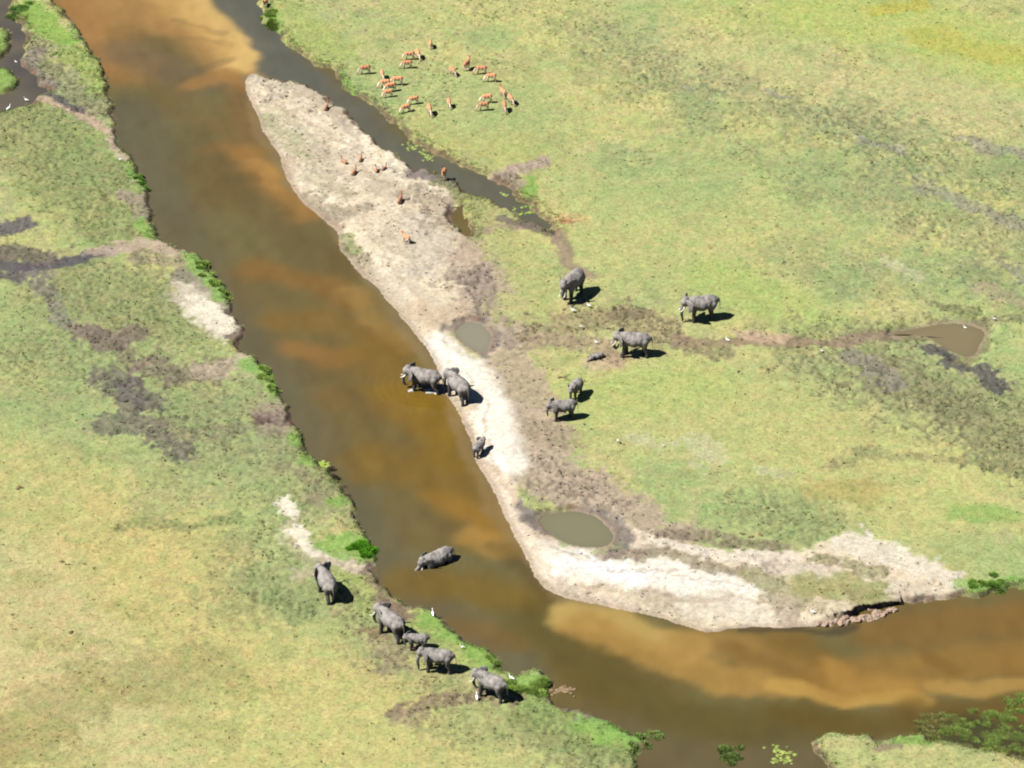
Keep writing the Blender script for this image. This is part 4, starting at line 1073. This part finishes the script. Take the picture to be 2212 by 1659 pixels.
A((978, 163), 300, G, 'small antelope alone at the middle of the herd, dark shadow to its lower right')
A((1009, 150), 62, 'stand', 'antelope with raised neck looking away to the upper right', 1.05)
A((1039, 161), 175, G, 'antelope facing left just right of the one with the raised neck')
A((1060, 177), 178, G, 'longest looking rufous antelope side on at the right of the herd', 1.1)
A((1086, 210), 120, 'stand', 'antelope walking away with neck up, at the right side of the herd', 1.05)
A((1103, 224), 295, G, 'antelope furthest right of the herd')
A((1090, 240), 275, G, 'antelope facing the viewer at the lower right end of the herd')
A((1051, 222), 185, G, 'upper one of two antelopes grazing side by side at the lower right')
A((1044, 239), 188, G, 'lower one of two antelopes grazing side by side at the lower right')
SB = 'antelopes resting on the sand bar'
A((705, 236), 75, 'lie', 'rufous antelope lying alone at the upper end of the sand bar', 1.15, SB)
A((743, 352), 130, 'lie', 'pale-rumped antelope lying leftmost of the group on the sand bar', 1.0, SB)
A((779, 347), 80, 'lie', 'antelope lying with neck up, highest of the group on the sand bar', 1.0, SB)
A((765, 376), 70, 'lie', 'antelope lying lowest of the group on the sand bar', 1.05, SB)
A((813, 370), 95, 'lie_turned', 'curled antelope lying left of a close pair on the sand bar', .95, SB)
A((830, 367), 60, 'lie', 'antelope lying right of a close pair on the sand bar', .95, SB)
A((864, 436), 78, 'lie', 'large rufous antelope lying alone in the middle of the sand bar', 1.2, SB)
A((959, 386), 262, 'stand', 'horned antelope standing on the mud spit beside the side channel', 1.05, SB, True)
A((877, 524), 140, 'stand', 'slim antelope standing alone on the lower white part of the sand bar', .9, SB)
A((573, 17), 250, 'stand', 'dark antelope on the pale bank at the top of the side channel', .85, SB)

# ------------------------------------------------------------------ egrets
m_egret, ns, ls, b = mat('egret_plumage'); n1 = noise(ns, ls, 10, 2); rp = ns.new('ShaderNodeValToRGB')
rp.color_ramp.elements[0].color = (.74, .74, .72, 1); rp.color_ramp.elements[1].color = (.86, .86, .84, 1)
ls.new(n1.outputs[0], rp.inputs[0]); ls.new(rp.outputs[0], b.inputs['Base Color']); b.inputs['Roughness'].default_value = .7
m_beak, ns, ls, b = mat('egret_beak'); n1 = noise(ns, ls, 10, 2); rp = ns.new('ShaderNodeValToRGB')
rp.color_ramp.elements[0].color = (.5, .3, .04, 1); rp.color_ramp.elements[1].color = (.6, .38, .06, 1)
ls.new(n1.outputs[0], rp.inputs[0]); ls.new(rp.outputs[0], b.inputs['Base Color'])
sp = []
sp.append((Vector((0, 0, .36)), (.20, .11, .12), Matrix.Rotation(R(-18), 3, 'Y'))); sp.append((Vector((-.2, 0, .31)), (.14, .07, .06), Matrix.Rotation(R(-25), 3, 'Y')))
sp += chain([(.14, 0, .40), (.22, 0, .50), (.17, 0, .60), (.22, 0, .70)], [.06, .042, .036, .036]); sp.append((Vector((.25, 0, .72)), (.06, .04, .04), None))
eg_me = grow(sp, .018, 3, .5, 'egret'); eg_me.materials.append(m_egret)
bk_me = tube_mesh('beak', [(.29, 0, .72), (.42, 0, .69)], [.018, .004], 6); bk_me.materials.append(m_beak)
lg_me = {s: tube_mesh('leg', [(-.01, .04 * s, .28), (-.03, .04 * s, .15), (.0, .04 * s, .0)], [.014, .01, .012], 6) for s in (1, -1)}
for m in lg_me.values(): m.materials.append(m_horn)
egr = None
def egret(at, heading, label, S=1.0):
    global egr
    if egr is None:
        o = egr = bpy.data.objects.new('egret', eg_me); C.objects.link(o)
        for n_, m in (('beak', bk_me), ('leg', lg_me[1]), ('leg', lg_me[-1])):
            add_obj(n_, m, None, o)
    else:
        o = egr.copy(); C.objects.link(o)
        for ch in list(egr.children):
            c = ch.copy(); C.objects.link(c); c.parent = o
    x_, y_, z_ = on_ground(*at); z_ = max(z_, ZW - .08)
    o.location = (x_, y_, z_ - .01); o.rotation_euler = (0, 0, R(heading)); S *= .92; o.scale = (S, S, S)
    tag(o, label, 'egret', 'white egrets around the herds')
egret((19, 239), 40, 'white egret at the backwater edge, leftmost of all the egrets', 1.3)
egret((58, 226), 180, 'white egret at the water edge by the tip of the corner backwater', 1.1)
egret((35, 141), 170, 'tiny egret on the mud between the two green islets', .7)
egret((260, 349), 200, 'white egret alone on the upper left bank above the dark tussock', 1.1)
egret((1238, 675), 185, 'white egret below the highest elephant, the left one of two there', 1.2)
egret((1272, 664), 170, 'white egret below the highest elephant, the right one of two there', 1.0)
egret((1256, 712), 230, 'white egret alone on the muddy patch between the upper elephants', 1.2)
egret((1288, 744), 190, 'white egret just above the lying calf', 1.1)
egret((1571, 738), 150, 'white egret on the muddy path right of the upper elephants', .95)
egret((1775, 763), 200, 'white egret in short grass under the muddy path', .9)
egret((2084, 718), 170, 'small egret wading in the tan pond', .8)
egret((2147, 694), 200, 'white egret at the right edge of the tan pond', 1.0)
egret((1335, 958), 250, 'white egret on bright grass right of the young elephants', 1.2)
egret((1433, 966), 200, 'small egret beside the pale dry flecks in the right meadow', .8)
egret((935, 1331), 100, 'white egret on the bank grass near the second elephant of the file', 1.25)
egret((999, 1403), 200, 'white egret on the bank behind the elephant with the hanging trunk', 1.1)
egret((1105, 1470), 160, 'white egret right behind the last elephant of the file', 1.2)
egret((1030, 1512), 95, 'white egret on the mud in front of the last elephant of the file', 1.25)
egret((1756, 1327), 190, 'white egret on the sand beside the dark undercut bank', 1.1)

# ------------------------------------------------------------------ dung heaps, dead wood
m_dung, ns, ls, b = mat('dung'); tc = ns.new('ShaderNodeTexCoord'); n1 = noise(ns, ls, 12, 3, tc.outputs['Object']); rp = ns.new('ShaderNodeValToRGB')
rp.color_ramp.elements[0].color = (.05, .03, .012, 1); rp.color_ramp.elements[1].color = (.13, .08, .035, 1)
ls.new(n1.outputs[0], rp.inputs[0]); ls.new(rp.outputs[0], b.inputs['Base Color']); b.inputs['Roughness'].default_value = .9
def dung(at, label, S=1.0):
    x_, y_, z_ = on_ground(*at); sp = []
    for _ in range(7):
        r = random.uniform(.09, .15) * S
        sp.append((Vector((random.gauss(0, .15) * S, random.gauss(0, .12) * S, r * .6)), (r, r * .9, r * .75), None))
    o = add_obj('dung_heap', grow(sp, .03, 2, .5, 'dung_heap'), m_dung); o.location = (x_, y_, z_ - .02)
    tag(o, label, 'dung', 'dung heaps on the meadow')
dung((1604, 1154), 'brown dung heap, left of three in a row above the sand streak', 1.1)
dung((1621, 1160), 'brown dung heap, middle of three in a row above the sand streak', 1.0)
dung((1645, 1157), 'brown dung heap, right of three in a row above the sand streak', 1.2)
dung((1657, 1097), 'small dung heap, upper of two close together in the right meadow', .8)
dung((1669, 1105), 'small dung heap, lower of two close together in the right meadow', .8)
dung((1569, 469), 'rusty dung heap alone in the middle of the right meadow', .9)
dung((2014, 500), 'reddish dung heap near the right edge in the upper meadow', .9)
dung((1775, 608), 'reddish dung heap, right of a pair in the right meadow', .8)
dung((1759, 612), 'reddish dung heap, left of a pair in the right meadow', .7)
dung((42, 1055), 'brown dung heap at the left edge of the left meadow', 1.1)
dung((134, 1213), 'dark dung heap on dry grass in the lower left meadow', .9)
dung((155, 1366), 'dark dung heap lowest of the heaps in the left meadow', 1.2)
dung((27, 724), 'small dung heap close to the left edge under the wet mud', .8)

m_wood, ns, ls, b = mat('dead_wood'); tc = ns.new('ShaderNodeTexCoord'); n1 = noise(ns, ls, 8, 4, tc.outputs['Object']); rp = ns.new('ShaderNodeValToRGB')
rp.color_ramp.elements[0].color = (.06, .04, .02, 1); rp.color_ramp.elements[1].color = (.16, .11, .055, 1)
ls.new(n1.outputs[0], rp.inputs[0]); ls.new(rp.outputs[0], b.inputs['Base Color']); b.inputs['Roughness'].default_value = .9
a0 = on_ground(1206, 816); a1 = on_ground(1232, 826)
sp = chain([(0, 0, .08), (.35, .0, .16), (.8, -.25, .14), (1.3, -.7, .08)], [.09, .12, .10, .05], .5) + chain([(.6, -.12, .15), (.8, .15, .22), (.9, .3, .22)], [.07, .05, .03], .5) + chain([(.15, 0, .1), (0, -.25, .06)], [.06, .03], .5)
o = add_obj('fallen_branch', grow(sp, .025, 2, .5, 'fallen_branch'), m_wood); o.location = (a0[0], a0[1], a0[2])
tag(o, 'brown crooked branch lying on the grass above the small young elephant', 'branch')
a0 = ground_at(1195, 1490, ZW)
sp = []
for _ in range(26):
    r = random.uniform(.10, .3); sp.append((Vector((random.uniform(-.3, 2.4), random.gauss(0, .45), random.uniform(-.06, .06))), (r * 1.3, r, r * .6), None))
sp.append((Vector((1.05, 0, -.10)), (1.45, .5, .14), None))
o = add_obj('mud_clump', grow(sp, .04, 1, .5, 'mud_clump'), m_wood); o.location = (float(a0[0]), float(a0[1]), ZW)
tag(o, 'dark brown clump of mud and roots in the water beside the round tussock', 'mud clump')
# slumped clods under the cut bank at the right
m_clod, ns, ls, b = mat('clod_earth'); tc = ns.new('ShaderNodeTexCoord'); n1 = noise(ns, ls, 5, 4, tc.outputs['Object']); rp = ns.new('ShaderNodeValToRGB')
rp.color_ramp.elements[0].color = (.09, .06, .045, 1); rp.color_ramp.elements[1].color = (.26, .19, .135, 1)
ls.new(n1.outputs[0], rp.inputs[0]); ls.new(rp.outputs[0], b.inputs['Base Color']); b.inputs['Roughness'].default_value = .9
for (p0, p1, n, lab) in (((1765, 1350), (1832, 1344), 26, 'ragged slumped clods under the cut bank near the egret'), ((1846, 1342), (1880, 1336), 14, 'pinkish slumped block of bank in the dark undercut'), ((1890, 1331), (1935, 1318), 18, 'tawny slumped slab at the right end of the undercut')):
    x0, y0 = ground_at(*p0, ZW); x1, y1 = ground_at(*p1, ZW); sp = []
    for k in range(n):
        t = k / n + random.uniform(-.03, .03); r = random.uniform(.16, .46)
        sp.append((Vector(((x1 - x0) * t, (y1 - y0) * t + random.gauss(.1, .25), random.uniform(-.08, .12))), (r * 1.5, r, r * .55), Matrix.Rotation(random.gauss(.3, .5), 3, 'Z') @ Matrix.Rotation(random.gauss(0, .3), 3, 'X')))
    me = grow(sp, .045, 2, .4, 'slumped_bank')
    pv = np.empty(len(me.vertices) * 3, np.float32); me.vertices.foreach_get('co', pv); pv = pv.reshape(-1, 3)
    pv[:, 2] *= .75 + .9 * fbm(pv[:, 0] + 50 * n, pv[:, 1], .35, 2, 3); pv[:, 1] += .35 * (fbm(pv[:, 0], pv[:, 2] + pv[:, 1], .3, 2, 4) - .5)
    me.vertices.foreach_set('co', pv.ravel()); me.update()
    me.polygons.foreach_set('use_smooth', np.zeros(len(me.polygons), bool))
    o = add_obj('slumped_bank', me, m_clod); o.location = (float(x0), float(y0), ZW)
    tag(o, lab, 'bank clod', 'slumped clods along the far bank')

# the turf lip that hangs over the hollowed bank
tops = [(1800,1330),(1822,1324),(1838,1322),(1850,1313),(1866,1307),(1884,1309),(1904,1304),(1926,1298),(1946,1297)]
fr = world(tops, .1); n_ = 6; V = []; K = []
zt = sample(Z, fr[:, 0], fr[:, 1] + 1.3)
xs_ = np.interp(np.linspace(0, 1, 40), np.linspace(0, 1, len(fr)), fr[:, 0]); ys_ = np.interp(np.linspace(0, 1, 40), np.linspace(0, 1, len(fr)), fr[:, 1]) + .25 * (rng.random(40) - .5)
rows = [(0.0, -.20), (-.06, -.04), (.10, .05), (.5, .06), (1.0, .03), (1.5, -.10)]
for u, (dy, dz) in enumerate(rows):
    for k in range(40):
        zz = float(np.interp(k / 39, np.linspace(0, 1, len(fr)), zt))
        V.append((xs_[k], ys_[k] + dy, max(zz, -.1) + dz + .05 * (random.random() - .5)))
for k in range(40): V.append((xs_[k], ys_[k] + 1.4, max(float(np.interp(k / 39, np.linspace(0, 1, len(fr)), zt)), -.1) - .3))
V = np.array(V); F = []
for u in range(6):
    for k in range(39):
        a_, b_ = u * 40 + k, ((u + 1) % 7) * 40 + k
        F.append((a_, a_ + 1, b_ + 1, b_))
for k in range(39): F.append((240 + k, 241 + k, k + 1, k))
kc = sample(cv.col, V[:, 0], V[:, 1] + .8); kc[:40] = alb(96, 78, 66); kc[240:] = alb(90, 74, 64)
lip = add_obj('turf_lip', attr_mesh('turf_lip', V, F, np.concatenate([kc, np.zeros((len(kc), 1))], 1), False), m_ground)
tag(lip, 'grassy lip of turf overhanging the dark hollow in the far bank', 'bank overhang')
